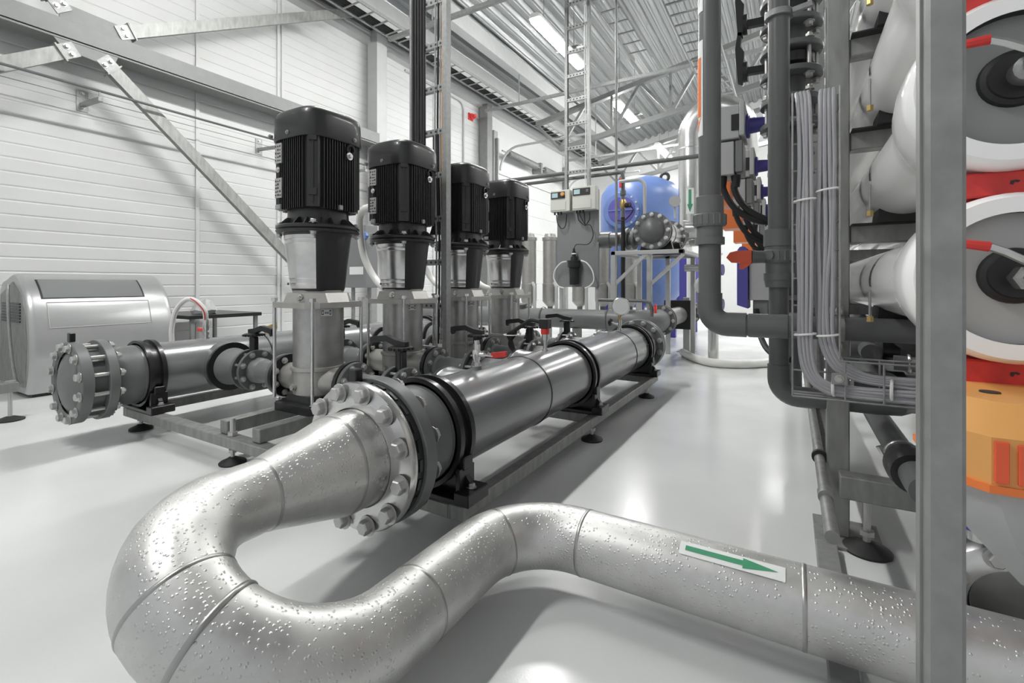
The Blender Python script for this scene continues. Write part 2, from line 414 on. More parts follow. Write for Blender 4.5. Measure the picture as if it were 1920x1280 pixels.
for y0, y1 in ((10.6, 12.2), (12.7, 14.3)):
    pr = []; y = 0
    while y < y1-y0: pr += [(y, .075), (y+.03, .10), (y+.06, .075)]; y += .09
    MB().lathe((XW+.25, y0, 4.4), (0, 1, 0), pr, 16).build('coil', M_grey, t)
MB().box(XW, XW+.3, 12.4, 12.5, 4.25, 4.55).build('centre_bracket', M_grey, t)
t = thing('alarm_beacon', 'small red alarm box high on the wall beside the door column', 'alarm', (XW+.2, 9.25, 5.0))
b = MB(); b.lathe((XW+.0, 9.25, 4.98), (1, 0, 0), [(0, .075), (.08, .075), (.09, .055), (.16, .045), (.16, .001)], 18); b.build('body', M_red, t)
MB().box(XW, XW+.03, 9.16, 9.34, 4.90, 5.06).build('base', M_red, t)
t = thing('wall_conduit', 'thin white conduit with a rounded bend on the wall behind the third pump', 'conduit', (XW+.03, 8.9, 3))
MB().tube([(XW+.03, 7.0, 5.22), (XW+.03, 8.75, 5.22)]+arc((XW+.03, 8.75, 5.02), (0, 0, 1), (0, 1, 0), .2, 0, PI/2, 6)+[(XW+.03, 8.95, 4.0), (XW+.03, 8.95, 1.0)], .02, 8).build('tube', M_lgrey, t)
# ------------------------------------------------------------------ roof trusses, struts, lamps
def truss(y, label):
    t = thing('roof_truss', label, 'truss', (-5, y, 5), 'roof trusses')
    f = lambda x: 4.93+.19*(x+4.38); g = lambda x: 4.22+.15*(x+3.85)
    MB().bar((-5.2, y, f(-5.2)), (4.9, y, f(4.9)), .12, .10).build('top_chord', M_grey, t)
    MB().bar((-4.6, y, g(-4.6)), (4.9, y, g(4.9)), .12, .10).build('bottom_chord', M_grey, t)
    MB().bar((-5.2, y, f(-5.2)), (-4.6, y, g(-4.6)), .06, .06, up=(0, 1, 0)).build('web_member', M_grey, t)
    x = -4.6; k = 0
    while x < 4.5:
        a = (x, y, g(x)) if k % 2 == 0 else (x, y, f(x)); c = (x+.62, y, f(x+.62)) if k % 2 == 0 else (x+.62, y, g(x+.62))
        MB().bar(a, c, .06, .06, up=(0, 1, 0)).build('web_member', M_grey, t)
        if k % 2: MB().bar((x+.62, y, g(x+.62)), (x+.62, y, f(x+.62)), .05, .05, up=(0, 1, 0)).build('web_member', M_grey, t)
        x += .62; k += 1
truss(10.0, 'nearer grey lattice roof truss crossing under the ceiling behind the cable ladder')
truss(14.2, 'farther grey lattice roof truss near the back wall')
for y, z, x0, x1, lb in ((9.15, 5.0, -6.1, 1.5, 'long thin galvanised strut crossing under the ceiling in front of the nearer truss'),
                 (5.6, 4.95, -5.6, 1.5, 'galvanised strut under the ceiling crossing behind the tall cable ladder at the top'),
                 (12.6, 4.55, -5.6, 1.5, 'pale thin strut crossing low under the ceiling beyond the second lamp')):
    t = thing('ceiling_strut', lb, 'strut', (x0, y, z), 'struts under the ceiling')
    MB().bar((x0, y, z), (x1, y, z), .06, .06).build('channel', M_galv, t)
    for xx in (x0+.9, (x0+x1)/2+1.5):
        MB().cyl((xx, y, z), (xx, y, roofz(xx)), .012, seg=8).build('threaded_hanger', M_galv, t)
def lamp(x, y, z, label):
    t = thing('ceiling_lamp', label, 'lamp', (x, y, z), 'tube lamps in rows under the ceiling')
    L = .9; b = MB()
    b.loft([[(x+dx*w2, yy, z+dz) for dx, dz in ((-1, .075), (-1, .03), (1, .03), (1, .075), (.6, .10), (-.6, .10))] for yy, w2 in ((y-L-.03, .07), (y-L, .10), (y+L, .10), (y+L+.03, .07))])
    b.build('housing', M_wplast, t)
    b = MB(); b.loft([[(x+dx*w2, yy, z+dz*h) for dx, dz in ((-1, .03), (-.85, -.02), (-.4, -.05), (.4, -.05), (.85, -.02), (1, .03))] for yy, w2, h in ((y-L-.02, .06, .4), (y-L+.02, .09, 1), (y+L-.02, .09, 1), (y+L+.02, .06, .4))])
    b.build('diffuser', M_lamp, t)
    MB().bar((x-.25, y+.4, z+.13), (x+.25, y+.4, z+.13), .04, .04).build('mount_rail', M_galv, t)
    for s in (-.6, .6): MB().cyl((x, y+s, z+.09), (x, y+s, roofz(x)+.05), .006, seg=6).build('hanger', M_galv, t)
lamp(-3.35, 7.28, 5.0, 'long bright white tube lamp under the ceiling, left of the second cable ladder')
lamp(-3.35, 11.1, 5.0, 'farther bright tube lamp in front of the roof truss')
lamp(-3.35, 14.9, 5.0, 'bright tube lamp farthest back near the back wall')
for x, y in ((-3.35, 3.4), (-3.35, -.4), (2.4, 7.28), (2.4, 11.1), (2.4, 14.9), (-.4, 13)):
    lamp(x, y, 5.0 if x < 0 else 5.9, 'bright ceiling tube lamp outside the picture')

# ================================================================== CABLE LADDERS
def vladder(name, x0, x1, y, z0, z1, pitch, zr, rail, label, cables):
    t = thing(name, label, 'cable ladder', ((x0+x1)/2, y, z0))
    for xx in (x0, x1):
        b = MB(); s = 1 if xx == x0 else -1
        b.prism([(0, -.03), (rail*s, -.03), (rail*s, -.018), (.010*s, -.018), (.010*s, .018), (rail*s, .018), (rail*s, .03), (0, .03)], lambda a, c, h: (xx+a, y+c, h), z0, z1)
        b.build('side_rail', M_galv, t)
    z = zr; b0 = None
    while z < z1:
        if z > z0:
            if b0 is None:
                zz = z; b = MB(); b.box(x0+.01, x1-.01, y-.028, y-.018, z-.02, z+.02); b.box(x0+.01, x1-.01, y-.028, y+.01, z-.024, z-.018); b.box(x0+.01, x1-.01, y-.028, y+.01, z+.018, z+.024)
                n = int((x1-x0)/.05); b.cur = 1
                for k in range(n): b.lathe((x0+.04+k*.05, y-.0285, z), (0, -1, 0), [(0, .011), (.001, .011)], 8)
                b0 = b.build('rung', M_galv, t, m2=M_ink)
            else:
                o = copy_tree(b0, t); o.location = (0, 0, z-zz)
        z += pitch
    return t
vladder('vertical_cable_ladder', -2.857, -2.453, 3.13, .18, 5.6, .365, .45, .045, 'tall galvanised cable ladder standing between the second and third pumps', None)
for k in range(5):
    x = -2.815+k*.031; t = tag(MB().tube([(x, 3.10+.01*(k % 2), 1.95), (x, 3.10, 3), (x+.003, 3.10, 5.6)], .0145, 8).build('black_cable', M_rubber), 'thick black power cable running up the left half of the tall cable ladder', 'cable', 'black power cables on the tall ladder')
for k, (x, r, m, lb) in enumerate(((-2.575, .008, M_cable, 'thin grey cable nearest the middle of the tall cable ladder'), (-2.545, .009, M_rubber, 'thin black cable on the right half of the tall cable ladder'), (-2.52, .007, M_cable, 'thin grey cable near the right rail of the tall cable ladder'), (-2.50, .006, M_yellow, 'thin yellow-green earth cable beside the right rail of the tall ladder'))):
    tag(MB().tube(smooth([(x, 3.11, .5), (x+.01, 3.11, 1.3), (x-.008, 3.11, 2.2), (x, 3.11, 3.5), (x, 3.11, 5.6)]), r, 7).build('thin_cable', m), lb, 'cable', 'thin cables on the tall ladder')
for k in range(3):
    x = -2.62+k*.03; tag(MB().tube(smooth([(x, 3.15, 2.3), (x, 3.15, 1.9), (x-.01, 3.15, 1.5), (x-.10, 3.15, 1.36), (x-.22, 3.15, 1.31)]), .014, 8).build('black_cable', M_rubber), 'black cable sagging from the ladder towards the third motor', 'cable', 'black cables curving behind the second motor')
vladder('vertical_cable_ladder', -2.81, -2.43, 6.3, 2.05, 5.5, .345, 2.25, .04, 'galvanised cable ladder descending to the two controllers on the grey board', None)
for k, (x, lb) in enumerate(((-2.50, 'left white cable inside the ladder above the controllers'), (-2.47, 'right white cable inside the ladder above the controllers'))):
    tag(MB().tube(smooth([(x, 6.28, 2.3), (x+.01, 6.28, 3.2), (x-.01, 6.28, 4.3), (x, 6.28, 5.4)]), .008, 6).build('white_cable', M_wplast), lb, 'cable')
def htray(x0, x1, y0, y1, z, pitch, label, cabs=0, cx=0):
    t = thing('ceiling_cable_tray', label, 'cable tray', ((x0+x1)/2, y0, z), 'horizontal cable trays under the ceiling')
    for xx in (x0, x1): MB().box(xx-.012, xx+.012, y0, y1, z-.03, z+.03).build('side_rail', M_galv, t)
    r0 = None; y = y0+.1
    while y < y1:
        if r0 is None: r0 = MB().box(x0, x1, y-.015, y+.015, z-.03, z-.015).build('rung', M_galv, t); yy = y
        else: o = r0.copy(); COL.objects.link(o); o.location = (0, y-yy, 0)
        if r0 and y > yy+.01: o.parent = t
        y += pitch
    return t
htray(-6.0, -5.62, 2.5, 16.5, 5.28, .30, 'long cable tray hung along the left wall just below the eaves')
for k in range(5):
    x = -5.97+k*.036; tag(MB().tube([(x, 2.5, 5.287), (x+.01, 6, 5.29), (x, 10, 5.287), (x, 16.5, 5.287)], .017, 8).build('black_cable', M_rubber), 'black cable lying in the tray along the left wall', 'cable', 'black cables in the wall tray')
htray(-1.30, -.85, 4.9, 11.5, 4.35, .27, 'wide cable tray hung under the ceiling left of the tall grey vertical pipe')
htray(-2.35, -2.05, 5.7, 8.2, 4.9, .35, 'short cable tray under the ceiling joining the ladder above the controllers')

# ================================================================== PUMP SKID
SX0, SX1, SY0, SY1 = -3.95, -1.07, 1.45, 4.52
t = SK = thing('skid_frame', 'galvanised steel base frame carrying the four pumps and both manifolds', 'frame', ((SX0+SX1)/2, SY0, .095))
for x0, x1 in ((SX0, SX0+.06), (SX1-.06, SX1)): MB().box(x0, x1, SY0, SY1, .095, .155).build('side_beam', M_galvd, t)
for y0 in (SY0, 2.90, 4.36): MB().box(SX0+.06, SX1-.06, y0, y0+.08, .095, .153).build('cross_beam', M_galvd, t)
for x0 in (-2.76, -2.45): MB().box(x0-.035, x0+.035, SY0+.03, SY1, .155, .230).build('pump_rail', M_galvd, t)
MB().box(SX1-.30, SX1-.07, SY0-.003, SY0, .10, .15).build('end_face', M_galvd, t)
foot = None
for x, y, lb in ((-3.86, 1.52, 'front left levelling foot under the skid'), (-2.685, 1.49, 'front middle levelling foot under the skid'), (-1.10, 1.52, 'front right foot of the skid, hidden by the steel pipe'), (-1.10, 2.88, 'middle right levelling foot under the skid'), (-1.10, 4.21, 'rear right levelling foot under the skid'), (-3.86, 2.9, 'middle left levelling foot under the skid'), (-3.86, 4.2, 'rear left levelling foot under the skid')):
    if foot is None:
        foot = f = thing('levelling_foot', lb, 'levelling foot', (x, y, 0), 'levelling feet of the pump skid')
        MB().lathe((x, y, 0), (0, 0, 1), [(0, .068), (.008, .07), (.014, .064), (.03, .028), (.035, .022), (.04, .001)], 28).build('rubber_pad', M_rubber, f)
        MB().cyl((x, y, .03), (x, y, .095), .011, seg=10).build('threaded_rod', M_bolt, f)
        MB().lathe((x, y, .06), (0, 0, 1), [(0, .022), (.018, .022)], 6).build('nut', M_bolt, f)
    else: dup(foot, (x, y, 0), lb)
t = thing('adjusting_bolt', 'upright threaded bolt through the front beam left of the pump rails', 'bolt', (-2.685, 1.49, .155))
MB().cyl((-2.685, 1.49, .155), (-2.685, 1.49, .25), .014, seg=10).build('rod', M_bolt, t); MB().lathe((-2.685, 1.49, .155), (0, 0, 1), [(0, .027), (.02, .027)], 6).build('nut', M_bolt, t)

# ------------------------------------------------------------------ manifolds
R = .195; PUMPY = [1.965, 2.72, 3.48, 4.24]; PX = -2.575
def saddle(x, y, label):
    t = thing('pipe_saddle', label, 'pipe support', (x, y, .155), 'black saddles under the manifolds')
    b = MB(); n = 16; pts = []
    for i in range(n+1):
        a = PI+.52+(PI-1.04)*i/n; pts.append((x+(R+.003)*math.cos(a), .395+(R+.003)*math.sin(a)))
    poly = [(x-.235, .165), (x+.235, .165), (x+.235, .23), (x+.20, .27)]+pts[::-1]+[(x-.20, .27), (x-.235, .23)]
    b.prism(poly, lambda a, c, s: (a, y+s, c), -.012, .012); b.build('web', M_black, t)
    for s in (-1, 1): MB().box(x+s*.195, x+s*.215, y-.05, y+.05, .18, .285).build('side_rib', M_black, t)
    b = MB(); b.box(x-.26, x+.26, y-.065, y+.065, .155, .175)
    for s in (-1, 1): b.box(x+s*.20, x+s*.27, y-.07, y+.07, .155, .205)
    b.build('foot_plate', M_black, t)
    b = MB()
    for y0 in (y-.05, y+.022): b.lathe((x, y0, .395), (0, 1, 0), [(0, R), (0, R+.028), (.026, R+.028), (.026, R), (0, R)], 48, cap=False)
    b.lathe((x, y-.05, .395), (0, 1, 0), [(0, R), (0, R+.010), (.1, R+.010), (.1, R), (0, R)], 48, cap=False)
    b.build('clamp_band', M_black, t)
    for s in (-1, 1):
        MB().box(x+s*.178, x+s*.222, y-.03, y+.03, .275, .325).build('clamp_lug', M_black, t)
        o = bpy.data.objects.new('bolt', bolt_mesh('Z', .013, .01, -1)); COL.objects.link(o); o.parent = t; o.location = (s*.235, 0, .052)
    return t
for x, nm in ((-1.31, 'front'), (-3.80, 'rear')):
    for y, w in ((1.515, 'near end'), (2.97, 'middle'), (4.42, 'far end')):
        saddle(x, y, 'black pipe saddle at the %s of the %s manifold' % (w, nm))
def manifold(x, label, sgn, blind):
    C = (x, 0, .395)
    t = thing('manifold_pipe', label, 'pipe', (x, 1.2, .395))
    b = MB(); b.lathe((x, 1.45, .395), (0, 1, 0), [(0, R-.02), (0, R), (3.17, R), (3.17, R-.02)], 64); b.build('pipe_body', M_mani, t)
    b = MB(); b.lathe((x, 1.2, .395), (0, 1, 0), [(.02, R-.012), (.17, R-.012), (.19, R-.002), (.27, R-.002)], 64); b.build('end_sleeve', M_pvcf, t)
    for y in (2.32, 3.97): MB().lathe((x, y, .395), (0, 1, 0), [(0, R), (.002, R+.004), (.009, R+.004), (.011, R)], 64, cap=False).build('weld_seam', M_black, t)
    for k, py_ in enumerate(PUMPY):
        b = MB(); b.lathe((x, py_, .395), (sgn, 0, 0), [(0, .165), (.215, .165), (.225, .172), (.25, .172), (.25, .13)], 40)
        b.build('branch_sleeve', M_mani, t)
        MB().lathe((x+sgn*.25, py_, .395), (sgn, 0, 0), [(-.012, .174), (.008, .174), (.008, .135)], 40).build('branch_ring', M_black, t)
        b = MB(); b.lathe((x+sgn*.25, py_, .395), (sgn, 0, 0), [(0, .135), (.03, .132), (.12, .095), (.135, .095)], 36); b.build('branch_cone', M_pvcl, t)
    if blind:
        b = MB(); b.lathe((x, 1.11, .395), (0, 1, 0), [(.01, .19), (0, .20), (0, .245), (.005, .25), (.055, .25), (.06, .245), (.06, .19)], 64, cap=False); b.build('blind_flange', M_pvcf, t)
        b = MB(); b.lathe((x, 1.165, .395), (0, -1, 0), [(0, .200), (.028, .200), (.034, .188), (.050, .160), (.064, .12), (.074, .06), (.077, .001)], 56, cap=False); b.build('end_cap', M_pvcf, t)
        b = MB(); b.lathe((x, 1.17, .395), (0, 1, 0), [(0, .195), (.08, .195)], 48); b.build('stub_collar', M_pvc, t)
        MB().ringd((x, 1.245, .395), (0, 1, 0), .18, .25, .05, 64).build('backing_ring', M_pvcf, t)
        bolts(t, (x, 1.108, .395), 'Y', .222, 12, .020, .19, 1, PI/12)
        MB().box(x-.02, x+.02, 1.12, 1.15, .645, .70).build('alignment_tab', M_black, t)
    else:
        MB().ringd((x, 1.225, .395), (0, 1, 0), .18, .262, .055, 64).build('backing_ring', M_pvcf, t)
        b = MB(); b.lathe((x, 1.185, .395), (0, 1, 0), [(0, .17), (0, .248), (.04, .248), (.04, .17)], 60); b.build('rubber_gasket', M_blackm, t)
        b = MB()
        for i in range(24):
            a = 2*PI*i/24; cx, cz = x+.249*math.cos(a), .395+.249*math.sin(a)
            b.bar((x+.249*math.cos(a-.08), 1.205, .395+.249*math.sin(a-.08)), (x+.249*math.cos(a+.08), 1.205, .395+.249*math.sin(a+.08)), .014, .008, up=(math.cos(a), 0, math.sin(a)))
        b.build('gasket_ribs', M_black, t)
        MB().box(x-.085, x-.045, 1.19, 1.225, .62, .69).build('alignment_tab', M_black, t)
    # far end
    b = MB(); b.lathe((x, 4.50, .395), (0, 1, 0), [(0, R+.002), (.06, R+.002)], 56); b.build('end_ring', M_black, t)
    b = MB(); b.lathe((x, 4.55, .395), (0, 1, 0), [(0, .185), (.15, .185)], 48); b.build('far_sleeve', M_pvc, t)
    b = MB(); b.lathe((x, 4.68, .395), (0, 1, 0), [(0, .18), (0, .245), (.005, .25), (.045, .25), (.05, .245), (.05, .18)], 56, cap=False); b.build('far_flange', M_pvcf, t)
    b = MB(); b.lathe((x, 4.74, .395), (0, 1, 0), [(0, .25), (.05, .25), (.05, .001)], 56); b.build('far_blind_flange', M_pvcf, t)
    bolts(t, (x, 4.678, .395), 'Y', .222, 12, .018, .112, 1, PI/12)
    return t
MF = manifold(-1.31, 'large glossy dark grey front manifold pipe running back along the skid', -1, False)
MR = manifold(-3.80, 'large dark grey rear manifold pipe closed by a domed bolted cap', 1, True)
# ------------------------------------------------------------------ pumps
def sq(cx, cy, h, n, z, N=48, sx=1, sy=1):
    out = []
    for i in range(N):
        a = 2*PI*(i+.5)/N; c, s = math.cos(a), math.sin(a)
        r = (abs(c)**n+abs(s)**n)**(-1/n)
        out.append((cx+h*sx*r*c, cy+h*sy*r*s, z))
    return out
def pump(label):
    x, y = PX, PUMPY[0]
    t = thing('vertical_pump', label, 'pump', (x, y, .230), 'vertical multistage pumps in a row')
    b = MB()
    oct_ = lambda h, c, z: [(x+a, y+d, z) for a, d in ((-h+c, -h), (h-c, -h), (h, -h+c), (h, h-c), (h-c, h), (-h+c, h), (-h, h-c), (-h, -h+c))]
    b.loft([oct_(.20, .05, .230), oct_(.20, .05, .275), oct_(.185, .05, .283)])
    b.loft([oct_(.155, .05, .283), oct_(.15, .05, .325)])
    b.build('base', M_black, t)
    for sx in (-1, 1):
        for sy in (-1, 1):
            o = bpy.data.objects.new('base_bolt', bolt_mesh('Z', .013, .01, -1)); COL.objects.link(o); o.parent = t; o.location = (sx*.165, sy*.165, .055)
    b = MB(); b.lathe((x, y, .315), (0, 0, 1), [(0, .135), (.01, .150), (.15, .156), (.155, .165), (.175, .165), (.178, .155)], 48)
    for s in (-1, 1): b.lathe((x, y, .395), (s, 0, 0), [(.10, .10), (.20, .085), (.29, .085)], 32)
    b.lathe((x-.03, y-.148, .37), (0, -1, 0), [(0, .022), (.012, .022)], 14); b.lathe((x-.03, y-.16, .37), (0, -1, 0), [(0, .017), (.012, .017)], 6)
    b.build('casing', M_beige, t)
    for s in (-1, 1):
        b = MB(); b.ringd((x+s*.29, y, .395), (s, 0, 0), .06, .142, .03, 40)
        fl = b.build('port_flange', M_black, t)
    MB().cyl((x, y, .49), (x, y, .862), .150, seg=56).build('stage_sleeve', M_inoxd, t)
    rod = .181
    for sx in (-1, 1):
        for sy in (-1, 1):
            b = MB(); b.cyl((x+sx*rod, y+sy*rod, .30), (x+sx*rod, y+sy*rod, .905), .0105, seg=12)
            b.lathe((x+sx*rod, y+sy*rod, .895), (0, 0, 1), [(0, .021), (.02, .021)], 6); b.build('tie_rod', M_inox, t)
    b = MB(); b.loft([oct_(.212, .06, .855), oct_(.212, .06, .888)]); b.loft([oct_(.19, .11, .888), oct_(.165, .085, .945)]); b.cyl((x, y, .94), (x, y, .96), .15, seg=40)
    b.build('pump_head', M_beige, t)
    b = MB(); b.lathe((x+.07, y-.182, .92), (.1, -1, .4), [(0, .022), (.01, .022), (.01, .012), (.02, .012)], 16); b.build('vent_plug', M_inox, t)
    b = MB(); b.box(x+.152, x+.156, y-.06, y+.06, .80, .845)
    b2 = MB(); a0 = -.52
    # type label stuck on the sleeve, near side
    d, u, v = frame((0, 0, 1)); rows = []
    for zz in (.805, .845): rows.append([(x+.1512*math.cos(a), y+.1512*math.sin(a), zz) for a in [(-.55+.42*i/8) for i in range(9)]])
    b2.sheet(rows); lab = b2.build('type_label', M_label, t)
    for a in (-.50, -.20):
        b3 = MB(); b3.sheet([[(x+.1518*math.cos(q), y+.1518*math.sin(q), zz) for q in (a-.04, a, a+.04)] for zz in (.812, .840)]); b3.build('label_mark', M_ink, lab)
        b3 = MB(); b3.sheet([[(x+.1522*math.cos(q), y+.1522*math.sin(q), zz) for q in (a-.02, a, a+.02)] for zz in (.818, .834)]); b3.build('label_mark', M_label, lab)
    b3 = MB()
    for q0 in (-.40, -.345, -.29): b3.sheet([[(x+.1518*math.cos(q), y+.1518*math.sin(q), zz) for q in (q0-.016, q0+.016)] for zz in (.818, .830)])
    b3.build('label_mark', M_ink, lab)
    # conical lantern with steel guard
    MB().loft([sq(x, y, h, n, z) for z, h, n in ((.955, .145, 2.3), (.975, .152, 2.3), (1.29, .188, 2.25), (1.312, .200, 2.1))]).build('lantern', M_motor, t)
    g = MB(); rows = []
    for z, r in ((.972, .1625), (.978, .163), (1.00, .1655), (1.006, .1685), (1.012, .167), (1.03, .169), (1.036, .172), (1.042, .1705), (1.24, .193), (1.246, .1965), (1.252, .1945), (1.265, .196), (1.271, .1995), (1.277, .1975), (1.295, .1995)):
        rows.append([(x+r*math.cos(a), y+r*math.sin(a), z) for a in [math.radians(-170+i*(128/14)) for i in range(15)]])
    g.sheet(rows); rows2 = [[(p[0]+.003*(x-p[0])/.2, p[1]+.003*(y-p[1])/.2, p[2]) for p in q] for q in rows]; g.sheet(rows2)
    gd = g.build('coupling_guard', M_inox, t, ang=25)
    b = MB(); a = math.radians(-100); b.lathe((x+.171*math.cos(a)-.03, y+.171*math.sin(a), 1.0), (math.cos(a), math.sin(a), 0), [(0, .008), (.004, .008)], 10); b.build('guard_screw', M_ink, gd)
    MB().lathe((x, y, 1.308), (0, 0, 1), [(0, .20), (0, .238), (.012, .246), (.018, .246), (.022, .238), (.030, .246), (.042, .246), (.05, .236), (.05, .19)], 56).build('motor_flange', M_motor, t)
    for i in range(4):
        a = PI/4+i*PI/2; px, pyy = .228*math.cos(a), .228*math.sin(a)
        o = bpy.data.objects.new('flange_bolt', bolt_mesh('Z', .016, .052, -1)); COL.objects.link(o); o.parent = t; o.location = (px, pyy, 1.362-.230)
    b = MB(); b.loft([sq(x, y, .170, 2.6, 1.355), sq(x, y, .165, 2.6, 1.465)])
    for i in range(4):
        a = i*PI/2+PI/4
        for da in (-.22, .22, -.5, .5):
            c, s = math.cos(a+da), math.sin(a+da)
            b.prism([(.16, 1.357), (.235, 1.357), (.19, 1.40), (.16, 1.40)], lambda p, q, h: (x+p*c-h*s, y+p*s+h*c, q), -.004, .004)
    b.build('motor_adapter', M_motor, t)
    # finned motor body
    b = MB(); z0, z1 = 1.455, 1.895
    b.loft([sq(x, y, .165, 3.6, z0), sq(x, y, .165, 3.6, z1)])
    for q in range(4):
        c, s = math.cos(q*PI/2), math.sin(q*PI/2)
        for k in range(-6, 7):
            o_ = k*.0185; ln = .202 if abs(k) < 6 else .198
            b.prism([(.15, o_-.0035), (ln, o_-.0022), (ln, o_+.0022), (.15, o_+.0035)], lambda p, r_, h: (x+p*c-r_*s, y+p*s+r_*c, h), z0-.005, z1)
        cc, ss = math.cos(q*PI/2+PI/4), math.sin(q*PI/2+PI/4)
        b.prism([(.18, -.005), (.246, -.004), (.246, .004), (.18, .005)], lambda p, r_, h: (x+p*cc-r_*ss, y+p*ss+r_*cc, h), z0+.02, z1-.01)
        b.prism([(.17, -.070), (.235, -.032), (.235, .032), (.17, .070)], lambda p, r_, h: (x+p*cc-r_*ss, y+p*ss+r_*cc, h), z0, z1)
    b.build('motor_body', M_motor, t)
    a = -PI/4
    for zz in (1.52, 1.84):
        b = MB(); cc, ss = math.cos(a), math.sin(a)
        b.prism([(.23, -.022), (.252, -.022), (.252, .022), (.23, .022)], lambda p, r_, h: (x+p*cc-r_*ss, y+p*ss+r_*cc, h), zz, zz+.04); b.build('corner_lug', M_motor, t)
    # fan cover
    secs = [sq(x, y, .212, 4.2, 1.868), sq(x, y, .215, 4.2, 1.878), sq(x, y, .213, 4.2, 1.995), sq(x, y, .210, 4.1, 2.018), sq(x, y, .201, 4.0, 2.037), sq(x, y, .183, 3.8, 2.049), sq(x, y, .10, 3.0, 2.054)]
    MB().loft(secs).build('fan_cover', M_motor, t, ang=50)
    for px, pyy, dx, dy in ((-.0, -.214, 0, -1), (.214, .10, 1, 0), (-.17, -.214, 0, -1)):
        MB().lathe((x+px, y+pyy, 1.90), (dx, dy, 0), [(-.01, .013), (.006, .013), (.006, .007), (.012, .007)], 12).build('cover_screw', M_galv, t)
    for z0_ in (1.73, 1.50+.02):
        pl = MB().box(x-.132, x-.068, y-.210, y-.200, z0_, z0_+.12).build('name_plate', M_plate, t)
        b = MB()
        for r_ in range(5):
            for c_ in range(3):
                if random.random() < .8: b.box(x-.128+c_*.020, x-.128+c_*.020+random.uniform(.008, .018), y-.2108, y-.2098, z0_+.012+r_*.021, z0_+.012+r_*.021+random.uniform(.006, .013))
        b.build('plate_marks', M_ink, pl)
    MB().lathe((x-.10, y-.20, 1.69), (0, -1, 0), [(0, .018), (.012, .018), (.012, .010), (.018, .010)], 14).build('grease_nipple', M_inox, t); b = MB(); b.lathe((x+.198, y+.06, 1.79), (1, 0, 0), [(0, .024), (.02, .024), (.02, .012), (.035, .012)], 14); b.build('grease_nipple', M_inox, t)
    b = MB(); b.tube(arc((x+.208, y+.075, 1.835), (0, 1, 0), (0, 0, 1), .026, 0, 2*PI, 16)[:-1], .007, 8, closed=True); b.build('lifting_eye', M_motor, t)
    for px, pyy, dx, dy in ((-.10, -.20, 0, -1), (.20, .0, 1, 0)):
        MB().box(x+px-.014-.01*abs(dy), x+px+.014+.01*abs(dy), y+pyy-.014, y+pyy+.014, 1.45, 1.48).build('body_clip', M_galv, t)
    # terminal box on the wall side
    b = MB(); b.box(x-.285, x-.19, y-.09, y+.09, 1.56, 1.76); tb = b.build('terminal_box', M_motor, t)
    for zz in (1.60, 1.66, 1.72): MB().lathe((x-.245, y-.089, zz), (0, -1, 0), [(0, .020 if zz != 1.66 else .011), (.004, .019 if zz != 1.66 else .010), (.004, .012 if zz != 1.66 else .005), (.001, .001)], 16).build('cable_entry', M_ink, tb)
    return t
P0 = pump('nearest black vertical pump, tallest in the picture, with two name plates on its motor')
for k, lb in ((1, 'second black vertical pump, directly left of the tall cable ladder'), (2, 'third black vertical pump, partly behind the right rail of the tall cable ladder'), (3, 'farthest and smallest-looking black vertical pump, left of the grey controller board')):
    dup(P0, (PX, PUMPY[k], .230), lb)
